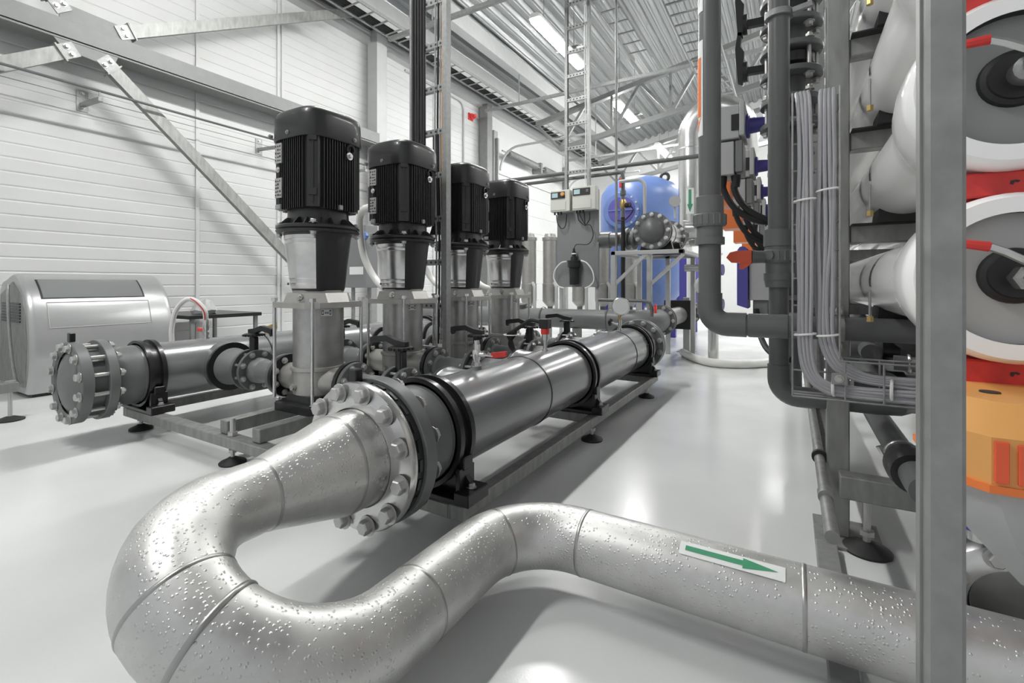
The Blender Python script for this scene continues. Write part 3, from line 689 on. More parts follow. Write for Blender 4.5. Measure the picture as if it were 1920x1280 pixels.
# ------------------------------------------------------------------ valves and spool pipes
def valve_set(y, s, k):
    """s=-1 suction (rear) side, +1 discharge side; parts run along X between manifold cone and pump flange"""
    zc = .395; nm = ('first', 'second', 'third', 'fourth')[k]; side = 'rear manifold' if s < 0 else 'front manifold'
    xm = PX+s*.86 if s > 0 else PX-.80      # flange against the manifold cone
    xv = PX+s*.70                          # valve centre
    xc = (-1.31-.25-.135) if s > 0 else (-3.80+.25+.135)
    t = thing('butterfly_valve', 'black butterfly valve with a long lever between the %s pump and the %s' % (nm, side), 'valve', (xv, y, zc), 'butterfly valves beside the pumps')
    MB().lathe((xv, y, zc), (1, 0, 0), [(-.028, .06), (-.028, .10), (-.02, .108), (.02, .108), (.028, .10), (.028, .06)], 32).build('body', M_black, t)
    for q in (-1, 1):
        o = xv+q*.030
        fl = MB().ringd((o, y, zc), (q, 0, 0), .07, .142, .026, 40)
        for i in range(12):
            a = 2*PI*i/12+.13
            c, s_ = math.cos(a), math.sin(a)
            fl.prism([(.112, -.022), (.136, -.026), (.136, .026), (.112, .022)], lambda p, r_, h: (o+q*(.0265+h), y+p*c-r_*s_, zc+p*s_+r_*c), 0, .0012) if 0 else None
        fl.build('flange', M_pvc, t)
    bolts(t, (xv-.056, y, zc), 'X', .118, 8, .014, .112, 1, PI/8)
    b = MB(); b.cyl((xv, y, zc+.10), (xv, y, zc+.235), .026, seg=14); b.box(xv-.03, xv+.03, y-.018, y+.018, zc+.11, zc+.23); b.build('neck', M_black, t)
    b = MB(); b.lathe((xv, y, zc+.235), (0, 0, 1), [(0, .045), (.006, .066), (.018, .066), (.022, .055)], 28)
    for i in range(18):
        a = 2*PI*i/18; b.box(xv+.068*math.cos(a)-.004, xv+.068*math.cos(a)+.004, y+.068*math.sin(a)-.004, y+.068*math.sin(a)+.004, zc+.237, zc+.250)
    b.build('notch_plate', M_black, t)
    d = -s
    poly = [(-.045, .0), (.03, .0), (.10, .022), (.20, .008), (.215, -.012), (.225, .0), (.225, .038), (.20, .045), (.10, .056), (.03, .035), (-.045, .025)]
    b = MB(); b.prism(poly, lambda a, c, h: (xv+d*a, y+h, zc+.258+c), -.017, .017); lv = b.build('lever', M_blackm, t)
    # spool pipe between valve and pump
    t2 = thing('spool_pipe', 'short grey flanged pipe between the %s pump and its valve on the %s side' % (nm, side), 'pipe', ((xv+PX)/2, y, zc), 'short flanged pipes at the pumps')
    xa, xb = xv-s*.056, PX+s*.32
    MB().lathe((xa, y, zc), (xb-xa, 0, 0), [(0, .088), (.05, .085), (.065, .074), (abs(xb-xa)-.06, .074), (abs(xb-xa)-.045, .085), (abs(xb-xa), .085)], 36).build('pipe', M_pvcl, t2)
    xf = PX+s*.325
    MB().ringd((xf, y, zc), (s, 0, 0), .08, .137, .03, 40).build('flange', M_pvc, t2)
    bolts(t2, (xf+s*.031, y, zc), 'X', .112, 8, .014, .072, -s, PI/8)
    # stub between valve and manifold cone
    xd = xv+s*.056
    if abs(xc-xd) > .004:
        MB().lathe((xd, y, zc), (xc-xd, 0, 0), [(0, .095), (abs(xc-xd), .095)], 32).build('stub', M_pvcl, t)
for k, y in enumerate(PUMPY):
    for s in (-1, 1): valve_set(y, s, k)
# ------------------------------------------------------------------ fittings on the manifolds
def ballvalve(x, y, z, label, hx=1):
    t = thing('ball_valve', label, 'valve', (x, y, z))
    MB().lathe((x, y, z), (0, 0, 1), [(0, .024), (.015, .024)], 16).build('boss', M_grey, t)
    b = MB(); b.lathe((x, y, z+.015), (0, 0, 1), [(0, .018), (.02, .018)], 6); b.lathe((x, y, z+.035), (0, 0, 1), [(0, .014), (.03, .022), (.05, .022), (.06, .016)], 16); b.lathe((x, y, z+.095), (0, 0, 1), [(0, .018), (.025, .018)], 6); b.lathe((x, y, z+.12), (0, 0, 1), [(0, .013), (.018, .013)], 14)
    b.lathe((x, y, z+.072), (1, 0, 0), [(0, .012), (.045, .012)], 12)
    b.build('body', M_inox, t)
    b = MB(); b.bar((x+.042, y, z+.072), (x+.10*hx, y, z+.07), .022, .006); b.build('stem_bracket', M_inox, t)
    b = MB(); b.prism([(.085, .060), (.165, .072), (.168, .098), (.088, .086)], lambda a, c, h: (x+a, y+h, z+c), -.009, .009); b.build('handle', M_red, t, label='red handle')
    return t
ballvalve(-1.31, 1.89, .588, 'small steel ball valve with a red handle on top of the front manifold')
t = thing('hose_tap', 'steel tap with a clear looped hose on top of the rear manifold', 'tap', (-3.80, 1.91, .588))
b = MB(); b.lathe((-3.80, 1.91, .588), (0, 0, 1), [(0, .026), (.012, .026), (.012, .018), (.03, .018), (.03, .024), (.05, .024), (.05, .018), (.075, .024), (.10, .024), (.10, .02), (.13, .022), (.15, .016)], 18); b.build('body', M_inox, t)
MB().box(-3.90, -3.81, 1.895, 1.925, .64, .665).build('handle', M_red, t, label='red handle')
b = MB(); b.tube(smooth([(-3.80, 1.91, .73), (-3.80, 1.90, .80), (-3.84, 1.86, .87), (-3.90, 1.82, .88), (-3.96, 1.78, .80), (-3.98, 1.76, .66), (-3.97, 1.76, .53)]), .018, 10); b.build('hose', M_clear, t)
b = MB(); b.tube(smooth([(-3.785, 1.895, .73), (-3.785, 1.885, .80), (-3.82, 1.845, .87), (-3.86, 1.83, .893)]), .004, 6); b.build('red_stripe', M_red, t)
t = thing('pressure_sensor', 'black pressure sensor with a red band on top of the front manifold', 'sensor', (-1.31, 2.63, .588))
b = MB(); b.lathe((-1.31, 2.63, .588), (0, 0, 1), [(0, .020), (.01, .020), (.01, .013), (.055, .013), (.055, .017), (.07, .017)], 14); b.build('fitting', M_inox, t)
MB().lathe((-1.31, 2.63, .655), (0, 0, 1), [(0, .022), (.035, .022)], 18).build('lower_body', M_inox, t)
MB().lathe((-1.31, 2.63, .69), (0, 0, 1), [(0, .026), (.035, .026)], 18).build('red_band', M_red, t)
MB().box(-1.34, -1.28, 2.60, 2.66, .725, .785).build('connector', M_blackm, t)
MB().tube(smooth([(-1.34, 2.63, .765), (-1.42, 2.65, .77), (-1.50, 2.68, .73), (-1.56, 2.70, .70)]), .014, 8).build('cable', M_rubber, t)
t = thing('cable_bundle', 'bundle of black cables tied with white ties, hanging by the third pump valve', 'cable', (-1.62, 2.72, .55))
for k in range(6):
    dx = (k % 3-1)*.014+.004*k; dy = .018*(k//3)
    MB().tube(smooth([(-1.56, 2.70, .70-.004*k), (-1.62+dx, 2.72+dy, .66), (-1.62-dx*.8, 2.75+dy, .58), (-1.57+dx, 2.76-dy, .50), (-1.53+dx*2.2, 2.8, .42), (-1.48+dx*2, 2.85, .36)]), .009, 6).build('cable', M_rubber, t)
for z_ in (.66,): MB().tube(arc((-1.615, 2.735, z_), (1, 0, 0), (0, 1, 0), .050, 0, 2*PI, 14)[:-1], .004, 6, closed=True).build('cable_tie', M_wplast, t)
t = thing('pressure_gauge', 'round silver pressure gauge with a black knob on the far end of the front manifold', 'gauge', (-1.31, 4.11, .588))
b = MB(); b.lathe((-1.31, 4.11, .588), (0, 0, 1), [(0, .022), (.02, .022), (.02, .014), (.05, .018), (.09, .018)], 14); b.cyl((-1.31, 4.11, .635), (-1.38, 4.10, .655), .011, seg=10); b.build('valve_body', M_inox, t)
b = MB(); b.lathe((-1.38, 4.10, .655), (-1, 0, .2), [(0, .03), (.008, .034), (.02, .034), (.026, .028)], 7); b.build('knob', M_black, t)
MB().lathe((-1.31, 4.11, .678), (0, 0, 1), [(0, .012), (.03, .012), (.03, .018), (.05, .018)], 10).build('stem', M_brass, t)
b = MB(); b.lathe((-1.31, 4.14, .80), (.35, -1, 0), [(0, .074), (.01, .08), (.05, .08), (.056, .074), (.056, .068)], 32); b.build('case', M_inox, t)
MB().lathe((-1.291, 4.086, .80), (.35, -1, 0), [(0, .066), (.002, .066)], 32).build('dial', M_label, t)
t = thing('adhesive_label', 'yellow-brown paper label lying on the rear manifold behind the first pump', 'label', (-3.85, 2.55, .59))
MB().bar((-3.78, 2.36, .612), (-3.86, 2.52, .64), .012, .055).build('sheet', M_card, t)
# ================================================================== FOREGROUND STEEL LOOP
t = LP = thing('steel_loop_pipe', 'wet bare stainless pipe looping from the front manifold flange across the foreground', 'pipe', (-1.31, 1.0, .395))
rp = .10
X0, Z0, XD, ZD = -1.31, .395, -.85, .155
e2v = Vector((XD-X0, 0, ZD-Z0)); LL = e2v.length; e2v.normalize(); YP = Vector((0, 1, 0))
MB().lathe((X0, 1.145, Z0), (0, 1, 0), [(0, .172), (-.004, .205), (0, .225), (.008, .254), (.02, .260), (.036, .258), (.04, .25), (.04, .172)], 72, cap=False).build('steel_flange', M_inox, LP)
MB().lathe((X0, 1.178, Z0), (0, -1, 0), [(0, .205), (.02, .178), (.03, .169), (.045, .166)], 64, cap=False).build('stub_collar', M_wet, LP)
bolts(LP, (X0, 1.140, Z0), 'Y', .228, 12, .0225, .155, 1, PI/12+.05)
pr = [(0, .166), (.10, .166), (.112, .163), (.30, .127), (.312, .125)]
YS = 1.145
pts = [(X0, YS-t_, Z0) for t_, _ in pr]+[(X0, .76, Z0)]; rr = [q[1] for q in pr]+[.118]
r1, r2 = .20, .32; Y0 = .722; rq = .118
seg1 = MB(); path = []; rad = []
for t_, r_ in ((0, .166), (.08, .166), (.095, .163), (.33, .104), (.345, rp)): path.append(Vector((X0, YS-t_, Z0))); rad.append(r_)
for i in range(0, 13):
    a = PI/2*i/12; path.append(Vector((X0, Y0, Z0))-YP*r1*math.sin(a)+e2v*r1*(1-math.cos(a))); rad.append(rp+(rq-rp)*min(1, i/6))
pB = path[-1]+e2v*(LL-r1-r2)
pB = Vector((X0, Y0-r1, Z0))+e2v*(LL-r2)
for i in range(0, 15):
    a = PI/2*i/14; path.append(pB+e2v*r2*math.sin(a)+YP*r2*(1-math.cos(a))); rad.append(rq+(rp-rq)*i/14)
r3 = .25; Y5 = 1.46
pD = Vector((XD, Y5-r3, ZD)); path.append(pD*.5+path[-1]*.5); rad.append(rp)
for i in range(0, 13):
    a = PI/2*i/12; path.append(pD+YP*r3*math.sin(a)+Vector((1, 0, 0))*r3*(1-math.cos(a))); rad.append(rp)
for x_ in (-.2, .2, .6, 1.1): path.append(Vector((x_, Y5, ZD))); rad.append(rp)
LPATH = path
MB().tube(path, rad, 64).build('pipe_body', M_wet, LP)
def weld(p, d, r):
    MB().lathe(Vector(p)-Vector(d).normalized()*.007, d, [(0, r-.001), (.003, r+.0010), (.007, r+.0016), (.011, r+.0010), (.014, r-.001)], 64, cap=False).build('weld_seam', M_inoxd, LP)
weld((X0, YS-.335, Z0), (0, 1, 0), .102); weld((X0, YS-.09, Z0), (0, 1, 0), .164)
a = PI/4; weld(Vector((X0, Y0, Z0))-YP*r1*math.sin(a)+e2v*r1*(1-math.cos(a)), -YP*math.cos(a)+e2v*math.sin(a), rq-.003)
weld(Vector((X0, Y0-r1, Z0))+e2v*r1*.95, e2v, rq)
a = .32; weld(pB+e2v*r2*math.sin(a)+YP*r2*(1-math.cos(a)), e2v*math.cos(a)+YP*math.sin(a), rq-.002)
weld((XD, .95, ZD), (0, 1, 0), rp)
a = .45; weld(pD+YP*r3*math.sin(a)+Vector((1, 0, 0))*r3*(1-math.cos(a)), YP*math.cos(a)+Vector((1, 0, 0))*math.sin(a), rp)
weld((-.575, Y5, ZD), (1, 0, 0), rp); weld((.03, Y5, ZD), (1, 0, 0), rp)
# flow arrow label on the straight run; frame('X'): u = -Y... computed below
d_, u_, v_ = frame((1, 0, 0))
def arrow_label(c, ax, r, amid, aw, t0, t1, parent, flip=1):
    lab = patch(c, ax, r+.0012, amid-aw, amid+aw, t0, t1, 'arrow_label', M_label, parent, 10)
    d, u, v = frame(AX[ax]); c = Vector(c); b = MB(); L = t1-t0
    P = lambda s, a: c+d*s+(u*math.cos(a)+v*math.sin(a))*(r+.003)
    k = aw*.36; s0 = t0+.06*L; sh = t0+.62*L; s1 = t0+.94*L
    if flip < 0: s0, sh, s1 = t1-.06*L, t1-.62*L, t1-.94*L
    n = 4
    b.sheet([[P(s0+(sh-s0)*j/6, amid-k+2*k*i/n) for i in range(n+1)] for j in range(7)])
    b.sheet([[P(sh+(s1-sh)*j/4, amid-(aw*.72)*(1-j/4.0001)+2*(aw*.72)*(1-j/4.0001)*i/n) for i in range(n+1)] for j in range(5)])
    b.build('arrow', M_green, lab)
# angle whose normal points to -Y (camera side) and up
def ang_for(ax, vec):
    d, u, v = frame(AX[ax]); vec = Vector(vec); return math.atan2(vec.dot(v), vec.dot(u))
am = ang_for('X', (0, -math.cos(1.14), math.sin(1.14)))
arrow_label((0, Y5, ZD), 'X', rp, am, .21, -.275, -.012, LP)
# ================================================================== SILVER MACHINE
t = SM = thing('blower_cabinet', 'silver rounded machine cabinet with a long window, standing at the left wall', 'machine', (-6.0, 1.95, 0))
prof = smooth([(-5.72, .03), (-5.62, .25), (-5.60, .50), (-5.64, .70), (-5.74, .88), (-5.88, 1.02), (-6.02, 1.09)], 6)
prof = smooth([Vector((a, 0, c)) for a, c in ((-5.72, .03), (-5.62, .25), (-5.60, .50), (-5.64, .72), (-5.73, .90), (-5.87, 1.03), (-6.02, 1.095), (-6.20, 1.06), (-6.42, .96), (-6.45, .5), (-6.45, .03))], 5)
MY0, MY1 = 1.40, 2.50
def pin(p, k): c = Vector((-6.05, 0, .5)); return p+(c-p).normalized()*k
b = MB(); secs = []
for yy, k in ((MY0, .05), (MY0+.004, .018), (MY0+.02, .004), (MY0+.05, 0), (MY1-.05, 0), (MY1-.02, .004), (MY1-.003, .02), (MY1, .05)):
    secs.append([(pin(p, k)[0], yy, pin(p, k)[2]) for p in prof])
b.loft(secs); b.build('housing', M_silver, t, ang=40)
def mface(i0, i1, y0, y1, off, name, m, parent, k=6, skew=0.):
    """patch following the cabinet front profile from profile parameter i0 to i1"""
    b = MB(); rows = []
    for j in range(k+1):
        q = i0+(i1-i0)*j/k; i = int(q); f = q-i; p = prof[i]*(1-f)+prof[min(i+1, len(prof)-1)]*f
        p = pin(p, -off); rows.append([(p[0], y0, p[2]), (p[0], y1, p[2])])
    b.sheet(rows); return b.build(name, m, parent)
wf = mface(25.4, 18.9, 1.50, 2.28, .002, 'window_frame', M_blackm, SM)
mface(25.2, 19.2, 1.515, 2.265, .004, 'window_pane', M_glass, SM)
# recessed panel outline
pl = []
for q in (19.4, 13.0):
    pass
def mpt(q, y, off=.003):
    i = int(q); f = q-i; p = pin(prof[i]*(1-f)+prof[i+1]*f, -off); return (p[0], y, p[2])
loop = [mpt(18.0-5.6*j/8, 1.53) for j in range(9)]+[mpt(12.4, 1.53+.77*j/4) for j in range(1, 5)]+[mpt(12.4+5.6*j/8, 2.30) for j in range(1, 9)]+[mpt(18.0, 2.30-.77*j/4) for j in range(1, 4)]
MB().tube(loop, .0035, 6, closed=True).build('access_panel_seam', M_lgrey, SM)
mface(16.9, 15.2, 1.75, 2.12, .002, 'badge_recess', M_silver, SM)
# near end: recessed dark panel, louvres, bent tube handle
b = MB(); b.prism([(-5.70, .10), (-5.66, .5), (-5.70, .72), (-5.80, .90), (-6.02, 1.02), (-6.36, .90), (-6.38, .10)], lambda a, c, h: (a, MY0-h, c), -.002, .006); b.build('end_panel', M_galvd, SM)
b = MB()
for k in range(7): b.box(-6.30, -5.80, MY0-.014, MY0-.006, .66+k*.026, .668+k*.026+.006)
b.build('louvre', M_black, SM)
MB().tube(smooth([(-6.0, MY0-.04, .99), (-5.96, MY0-.05, .90), (-5.85, MY0-.06, .5), (-5.77, MY0-.05, .20), (-5.80, MY0-.02, .13)]), .012, 8).build('gas_strut', M_galv, SM)
b = MB(); b.box(-6.4, -5.74, MY0+.05, MY1-.05, 0, .05); b.build('plinth', M_black, SM)
# neighbouring skid seen at the left edge
t = thing('neighbour_frame', 'galvanised frame end on a levelling foot at the left picture edge', 'frame', (-4.93, 1.13, 0))
MB().bar((-4.93, -.6, .241), (-4.93, 1.172, .241), .06, .066).build('beam', M_galvd, t)
MB().bar((-4.90, -.5, .241), (-4.1, -.5, .241), .06, .066).build('cross_beam', M_galvd, t)
MB().lathe((-4.93, 1.13, 0), (0, 0, 1), [(0, .078), (.01, .08), (.03, .03), (.035, .001)], 28).build('rubber_pad', M_rubber, t)
MB().cyl((-4.93, 1.13, .02), (-4.93, 1.13, .21), .013, seg=10).build('threaded_rod', M_bolt, t)
MB().lathe((-4.93, 1.13, .273), (0, 0, 1), [(0, .03), (.018, .03)], 6).build('nut', M_bolt, t)
# clutter behind the cabinet
t = thing('workbench', 'small dark bench behind the machine cabinet holding odds and ends', 'bench', (-6.0, 3.0, 0))
MB().box(-6.5, -5.5, 2.6, 3.4, .62, .66).build('top', M_black, t)
for x_ in (-6.45, -5.55):
    for y_ in (2.65, 3.35): MB().box(x_-.02, x_+.02, y_-.02, y_+.02, 0, .62).build('leg', M_grey, t)
t = thing('plastic_bag', 'crumpled grey and white plastic bag lying on the small bench', 'bag', (-5.8, 2.9, .66))
b = MB(); b.loft([[(-5.8+.12*r_*math.cos(a)*(1+.25*math.sin(3*a+k)), 2.9+.12*r_*math.sin(a), .66+h_+.01*math.sin(5*a+k)) for a in [2*PI*i/16 for i in range(16)]] for k, (h_, r_) in enumerate(((.0, 1), (.04, 1.1), (.09, .8), (.14, .55), (.16, .2)))]); b.build('bag', M_lgrey, t)
# ribbed white conduits of the motors
for k, (y, lb) in enumerate(((PUMPY[1], 'white ribbed hose curving down from the terminal box of the second motor'), (PUMPY[2], 'white ribbed hose curving down from the terminal box of the third motor'), (PUMPY[3], 'white ribbed hose curving down from the terminal box of the fourth motor'))):
    if k == 0:
        b = MB(); b.tube(smooth([(-2.91, y, 1.62), (-3.02, y+.02, 1.61), (-3.14, y+.08, 1.56), (-3.22, y+.16, 1.42), (-3.22, y+.2, 1.24), (-3.12, y+.22, 1.06), (-2.95, y+.2, .96), (-2.78, y+.3, .93)], 10), .030, 12)
        h0 = tag(b.build('ribbed_hose', M_hose), lb, 'hose', 'ribbed hoses of the motors'); hy = y
    else:
        o = h0.copy(); COL.objects.link(o); o.location = (0, y-hy, 0); o['label'] = lb
# wall-side cabinet and stand seen between first and second pump
t = thing('control_cabinet', 'grey wall cabinet with a white label seen between the first and second pumps', 'cabinet', (-4.9, 4.3, 0))
MB().box(-5.05, -4.65, 4.25, 4.45, .95, 1.75).build('housing', M_panel, t); MB().box(-4.95, -4.70, 4.244, 4.25, 1.12, 1.22).build('label_plate', M_label, t)
for x_ in (-5.0, -4.7): MB().box(x_-.02, x_+.02, 4.33, 4.37, 0, .95).build('leg', M_galv, t)
t = thing('valve_hand_wheel', 'small blue hand wheel beside the grey wall cabinet', 'valve', (-4.6, 4.2, 1.60))
b = MB(); b.lathe((-4.6, 4.2, 1.60), (0, -1, 0), [(0, .05), (.02, .055), (.04, .05)], 8); b.build('wheel', M_blue, t); MB().cyl((-4.6, 4.2, 1.60), (-4.6, 4.26, 1.60), .015).build('stem', M_inox, t)

# ================================================================== SECOND STATION (behind the skid)
t = thing('cross_pipe', 'wide grey pipe running left to right behind the pump skid', 'pipe', (-3, 5.75, .545))
MB().lathe((-5.4, 5.75, .545), (1, 0, 0), [(0, .125), (3.5, .125)], 36).build('pipe_body', M_pvcl, t)
b = MB(); b.lathe((-1.98, 5.75, .545), (1, 0, 0), [(0, .127), (.01, .14), (.22, .14)], 36); b.tube([(-1.78, 5.75, .545)]+arc((-1.66, 6.0, .545), (0, -1, 0), (1, 0, 0), .25, 0, PI/2, 8), .14, 32); b.build('elbow', M_pvcl, t)
for x_ in (-1.98, -2.9): MB().lathe((x_, 5.75, .545), (1, 0, 0), [(0, .14), (.012, .146), (.02, .14)], 36, cap=False).build('joint_ring', M_pvc, t)
MB().lathe((-3.2, 5.75, .60), (0, -.2, 1), [(0, .05), (.10, .05), (.11, .065), (.13, .065)], 20).build('branch_stub', M_pvc, t)
for x_ in (-4.6, -2.4): MB().box(x_-.04, x_+.04, 5.68, 5.82, 0, .43).build('leg', M_galvd, t)
t = thing('flanged_pipe', 'short grey pipe with bolted flanges beyond the far end of the front manifold', 'pipe', (-1.41, 6.5, .545))
MB().lathe((-1.41, 5.98, .545), (0, 1, 0), [(0, .135), (.10, .135), (.11, .12), (1.95, .12)], 36).build('pipe_body', M_inoxd, t)
for y_ in (6.02, 6.10, 7.90, 7.98):
    MB().ringd((-1.41, y_, .545), (0, 1, 0), .11, .19, .035, 40).build('flange', M_pvc, t)
bolts(t, (-1.41, 6.015, .545), 'Y', .163, 10, .015, .125, 1); bolts(t, (-1.41, 7.895, .545), 'Y', .163, 10, .015, .125, 1)
MB().lathe((-1.41, 8.015, .545), (0, 1, 0), [(0, .15), (.02, .12), (.05, .001)], 28).build('end_cap', M_pvc, t)
b = MB(); b.box(-1.62, -1.20, 7.20, 7.26, .34, .76); b.build('support_plate', M_black, t)
t = thing('steel_post', 'grey steel post standing on the floor right of the far black support plate', 'post', (-1.33, 7.35, 0))
MB().box(-1.37, -1.28, 7.30, 7.37, 0.01, .80).build('shaft', M_lgrey, t); MB().box(-1.45, -1.20, 7.24, 7.43, 0, .012).build('foot_plate', M_galv, t)
t = thing('pipe_valve_line', 'thin dark pipe with a red-handled valve above the far flanges', 'pipe', (-1.6, 5.7, .8))
b = MB(); b.tube([(-2.05, 5.6, .80), (-1.50, 5.6, .80), (-1.42, 5.6, .78), (-1.40, 5.6, .70), (-1.40, 5.6, .62)], .020, 10); b.build('pipe', M_pvc, t); MB().box(-1.37, -1.345, 5.58, 5.62, .66, .76).build('handle', M_red, t)
# stand with capped filter pipe
t = thing('pipe_stand', 'grey steel stand carrying the capped steel pipe in front of the blue tank', 'stand', (-1.5, 5.8, 0))
for x_, y_ in ((-1.93, 5.82), (-1.93, 7.0), (-1.52, 7.0), (-1.18, 7.0), (-1.58, 6.2)): MB().box(x_-.03, x_+.03, y_-.03, y_+.03, 0, 1.40).build('post', M_lgrey, t)
for y_ in (5.82, 7.0): MB().box(-1.96, -1.08, y_-.03, y_+.03, 1.36, 1.41).build('cross_beam', M_lgrey, t)
for x_ in (-1.93, -1.11): MB().box(x_-.03, x_+.03, 5.79, 7.03, 1.36, 1.41).build('side_beam', M_lgrey, t)
MB().bar((-1.93, 5.82, .98), (-1.52, 5.82, 1.37), .04, .04, up=(0, 1, 0)).build('brace', M_lgrey, t); MB().bar((-1.58, 6.2, .98), (-1.16, 6.2, 1.37), .04, .04, up=(0, 1, 0)).build('brace', M_lgrey, t)
t = CP = thing('capped_pipe', 'steel pipe with a domed grey bolted cap lying on the stand before the blue tank', 'pipe', (-1.52, 6.07, 1.675))
MB().lathe((-1.52, 6.14, 1.675), (0, 1, 0), [(0, .17), (.08, .17), (.09, .185), (1.0, .185)], 40).build('pipe_body', M_inox, t)
for y_ in (6.07, 6.16, 7.05, 7.13): MB().ringd((-1.52, y_, 1.675), (0, 1, 0), .14, .235, .04, 40).build('flange', M_pvc, t)
MB().lathe((-1.52, 6.10, 1.675), (0, -1, 0), [(0, .175), (.03, .165), (.07, .12), (.10, .06), (.105, .001)], 40).build('end_cap', M_pvc, t)
bolts(t, (-1.52, 6.065, 1.675), 'Y', .205, 12, .018, .14, 1); bolts(t, (-1.52, 7.045, 1.675), 'Y', .205, 12, .018, .13, 1)
MB().ringd((-1.52, 6.62, 1.675), (0, 1, 0), .18, .190, .02, 40).build('weld_ring', M_black, t)
MB().prism([(-.22, 0), (.22, 0), (.18, .16), (-.18, .16)], lambda a, c, h: (-1.52+a, h, 1.41+c), 6.3, 6.38).build('saddle', M_black, t); MB().prism([(-.22, 0), (.22, 0), (.18, .16), (-.18, .16)], lambda a, c, h: (-1.52+a, h, 1.41+c), 6.86, 6.94).build('saddle', M_black, t)
MB().tube([(-1.62, 6.12, 1.90), (-1.62, 6.12, 2.25)]+arc((-1.72, 6.12, 2.25), (1, 0, 0), (0, 0, 1), .10, 0, PI/2, 5)+[(-1.95, 6.12, 2.35)], .022, 10).build('vent_pipe', M_lgrey, t)
b = MB(); b.cyl((-1.28, 6.3, 1.84), (-1.28, 6.3, 2.0), .015); b.lathe((-1.28, 6.28, 2.05), (.2, -1, 0), [(0, .07), (.05, .07)], 24); b.build('gauge', M_lgrey, t)
t = thing('feed_pipe', 'dark grey pipe joining the capped pipe from behind the grey board', 'pipe', (-2.0, 6.2, 1.60))
MB().lathe((-2.9, 6.45, 1.62), (1, 0, 0), [(0, .10), (.55, .10), (.56, .115), (.72, .115), (.73, .095), (1.22, .095)], 30).build('pipe', M_pvc, t)
for x_ in (-1.95, -1.86): MB().ringd((x_, 6.45, 1.62), (1, 0, 0), .08, .15, .03, 30).build('flange', M_pvcf, t)
# tall grey arch pipe
t = thing('arched_vent_pipe', 'tall pale steel pipe bending over at the top, with a green arrow label', 'pipe', (-1.2, 7.1, 1.4))
b = MB(); b.tube([(-1.29, 7.45, 1.675), (-1.29, 7.45, 3.2)]+arc((-.93, 7.45, 3.2), (-1, 0, 0), (0, 0, 1), .36, 0, PI*.97, 18)+[(-.55, 7.42, 2.7)], .172, 32); b.build('pipe_body', M_inox, t)
b = MB(); b.tube([(-1.52, 7.19, 1.675), (-1.50, 7.35, 1.675), (-1.42, 7.45, 1.68), (-1.31, 7.45, 1.70)], .165, 24); b.build('lower_elbow', M_inox, t)
arrow_label((-1.29, 7.45, 0), 'Z', .172, ang_for('Z', (.12, -1, 0)), .32, 2.02, 2.40, t, -1)
MB().lathe((-1.29, 7.45, 3.0), (0, 0, 1), [(0, .173), (.004, .176), (.012, .173)], 32, cap=False).build('weld_ring', M_inoxd, t)
# grey board with controllers
t = thing('mounting_board', 'grey plastic board under the second cable ladder, carrying controllers and a filter', 'board', (-2.64, 6.35, .95))
MB().box(-2.96, -2.32, 6.34, 6.37, .955, 2.33).build('panel', M_panel, t)
for x_ in (-2.92, -2.36): MB().box(x_-.02, x_+.02, 6.37, 6.41, 0, 2.3).build('upright', M_lgrey, t)
def controller(x0, x1, z0, z1, label, knob):
    t = thing('controller_box', label, 'controller', ((x0+x1)/2, 6.27, z0), 'controllers on the grey board')
    MB().box(x0, x1, 6.20, 6.34, z0, z1).build('housing', M_beigep, t)
    b = MB(); b.box(x0+.005, x1-.06, 6.19, 6.20, z0+.02, z0+.14); b.build('lower_cover', M_beigep, t)
    s = MB().box(x0+.012, x1-.075, 6.185, 6.20, z1-.12, z1-.025).build('display_panel', M_ink, t)
    MB().box(x0+.03, x0+.12, 6.182, 6.186, z1-.105, z1-.04).build('screen', M_lcd, s)
    if knob: MB().lathe((x1-.10, 6.185, z1-.065), (0, -1, 0), [(0, .028), (.03, .025)], 18).build('knob', M_yellow, s)
    else:
        for k in range(4): MB().lathe((x1-.12+.018*(k % 2), 6.185, z1-.055-.02*(k//2)), (0, -1, 0), [(0, .006), (.005, .006)], 8).build('button', M_lgrey, s)
    for k in range(3): MB().lathe((x0+.05+.05*k, 6.24, z0), (0, 0, -1), [(0, .013), (.04, .013)], 8).build('cable_gland', M_blackm, t)
    return t
controller(-3.0, -2.70, 2.035, 2.34, 'white controller box with an orange knob, left of the pair on the board', True)
controller(-2.66, -2.32, 2.035, 2.36, 'white controller box without a knob, right of the pair on the board', False)
t = thing('water_filter', 'black filter housing with a white looped hose on the grey board', 'filter', (-2.67, 6.27, 1.0))
b = MB(); b.lathe((-2.66, 6.26, .985), (0, 0, 1), [(0, .055), (.005, .062), (.24, .068), (.25, .088), (.255, .09), (.32, .09), (.325, .095), (.345, .095), (.35, .05), (.40, .045), (.405, .03), (.47, .026), (.475, .018), (.52, .015)], 28); b.build('bowl', M_blackm, t)
MB().lathe((-2.66, 6.26, 1.42), (0, 0, 1), [(0, .034), (.018, .034)], 18).build('white_ring', M_wplast, t)
MB().tube(smooth([(-2.77, 6.25, 1.32), (-2.86, 6.25, 1.30), (-2.95, 6.25, 1.20), (-2.97, 6.25, 1.08), (-2.90, 6.25, .97), (-2.82, 6.27, .94)]), .010, 8).build('hose', M_wplast, t)
MB().tube(smooth([(-2.55, 6.25, 1.33), (-2.46, 6.25, 1.29), (-2.38, 6.25, 1.18), (-2.36, 6.25, 1.05), (-2.42, 6.25, .97), (-2.50, 6.27, .94)]), .010, 8).build('hose', M_wplast, t)
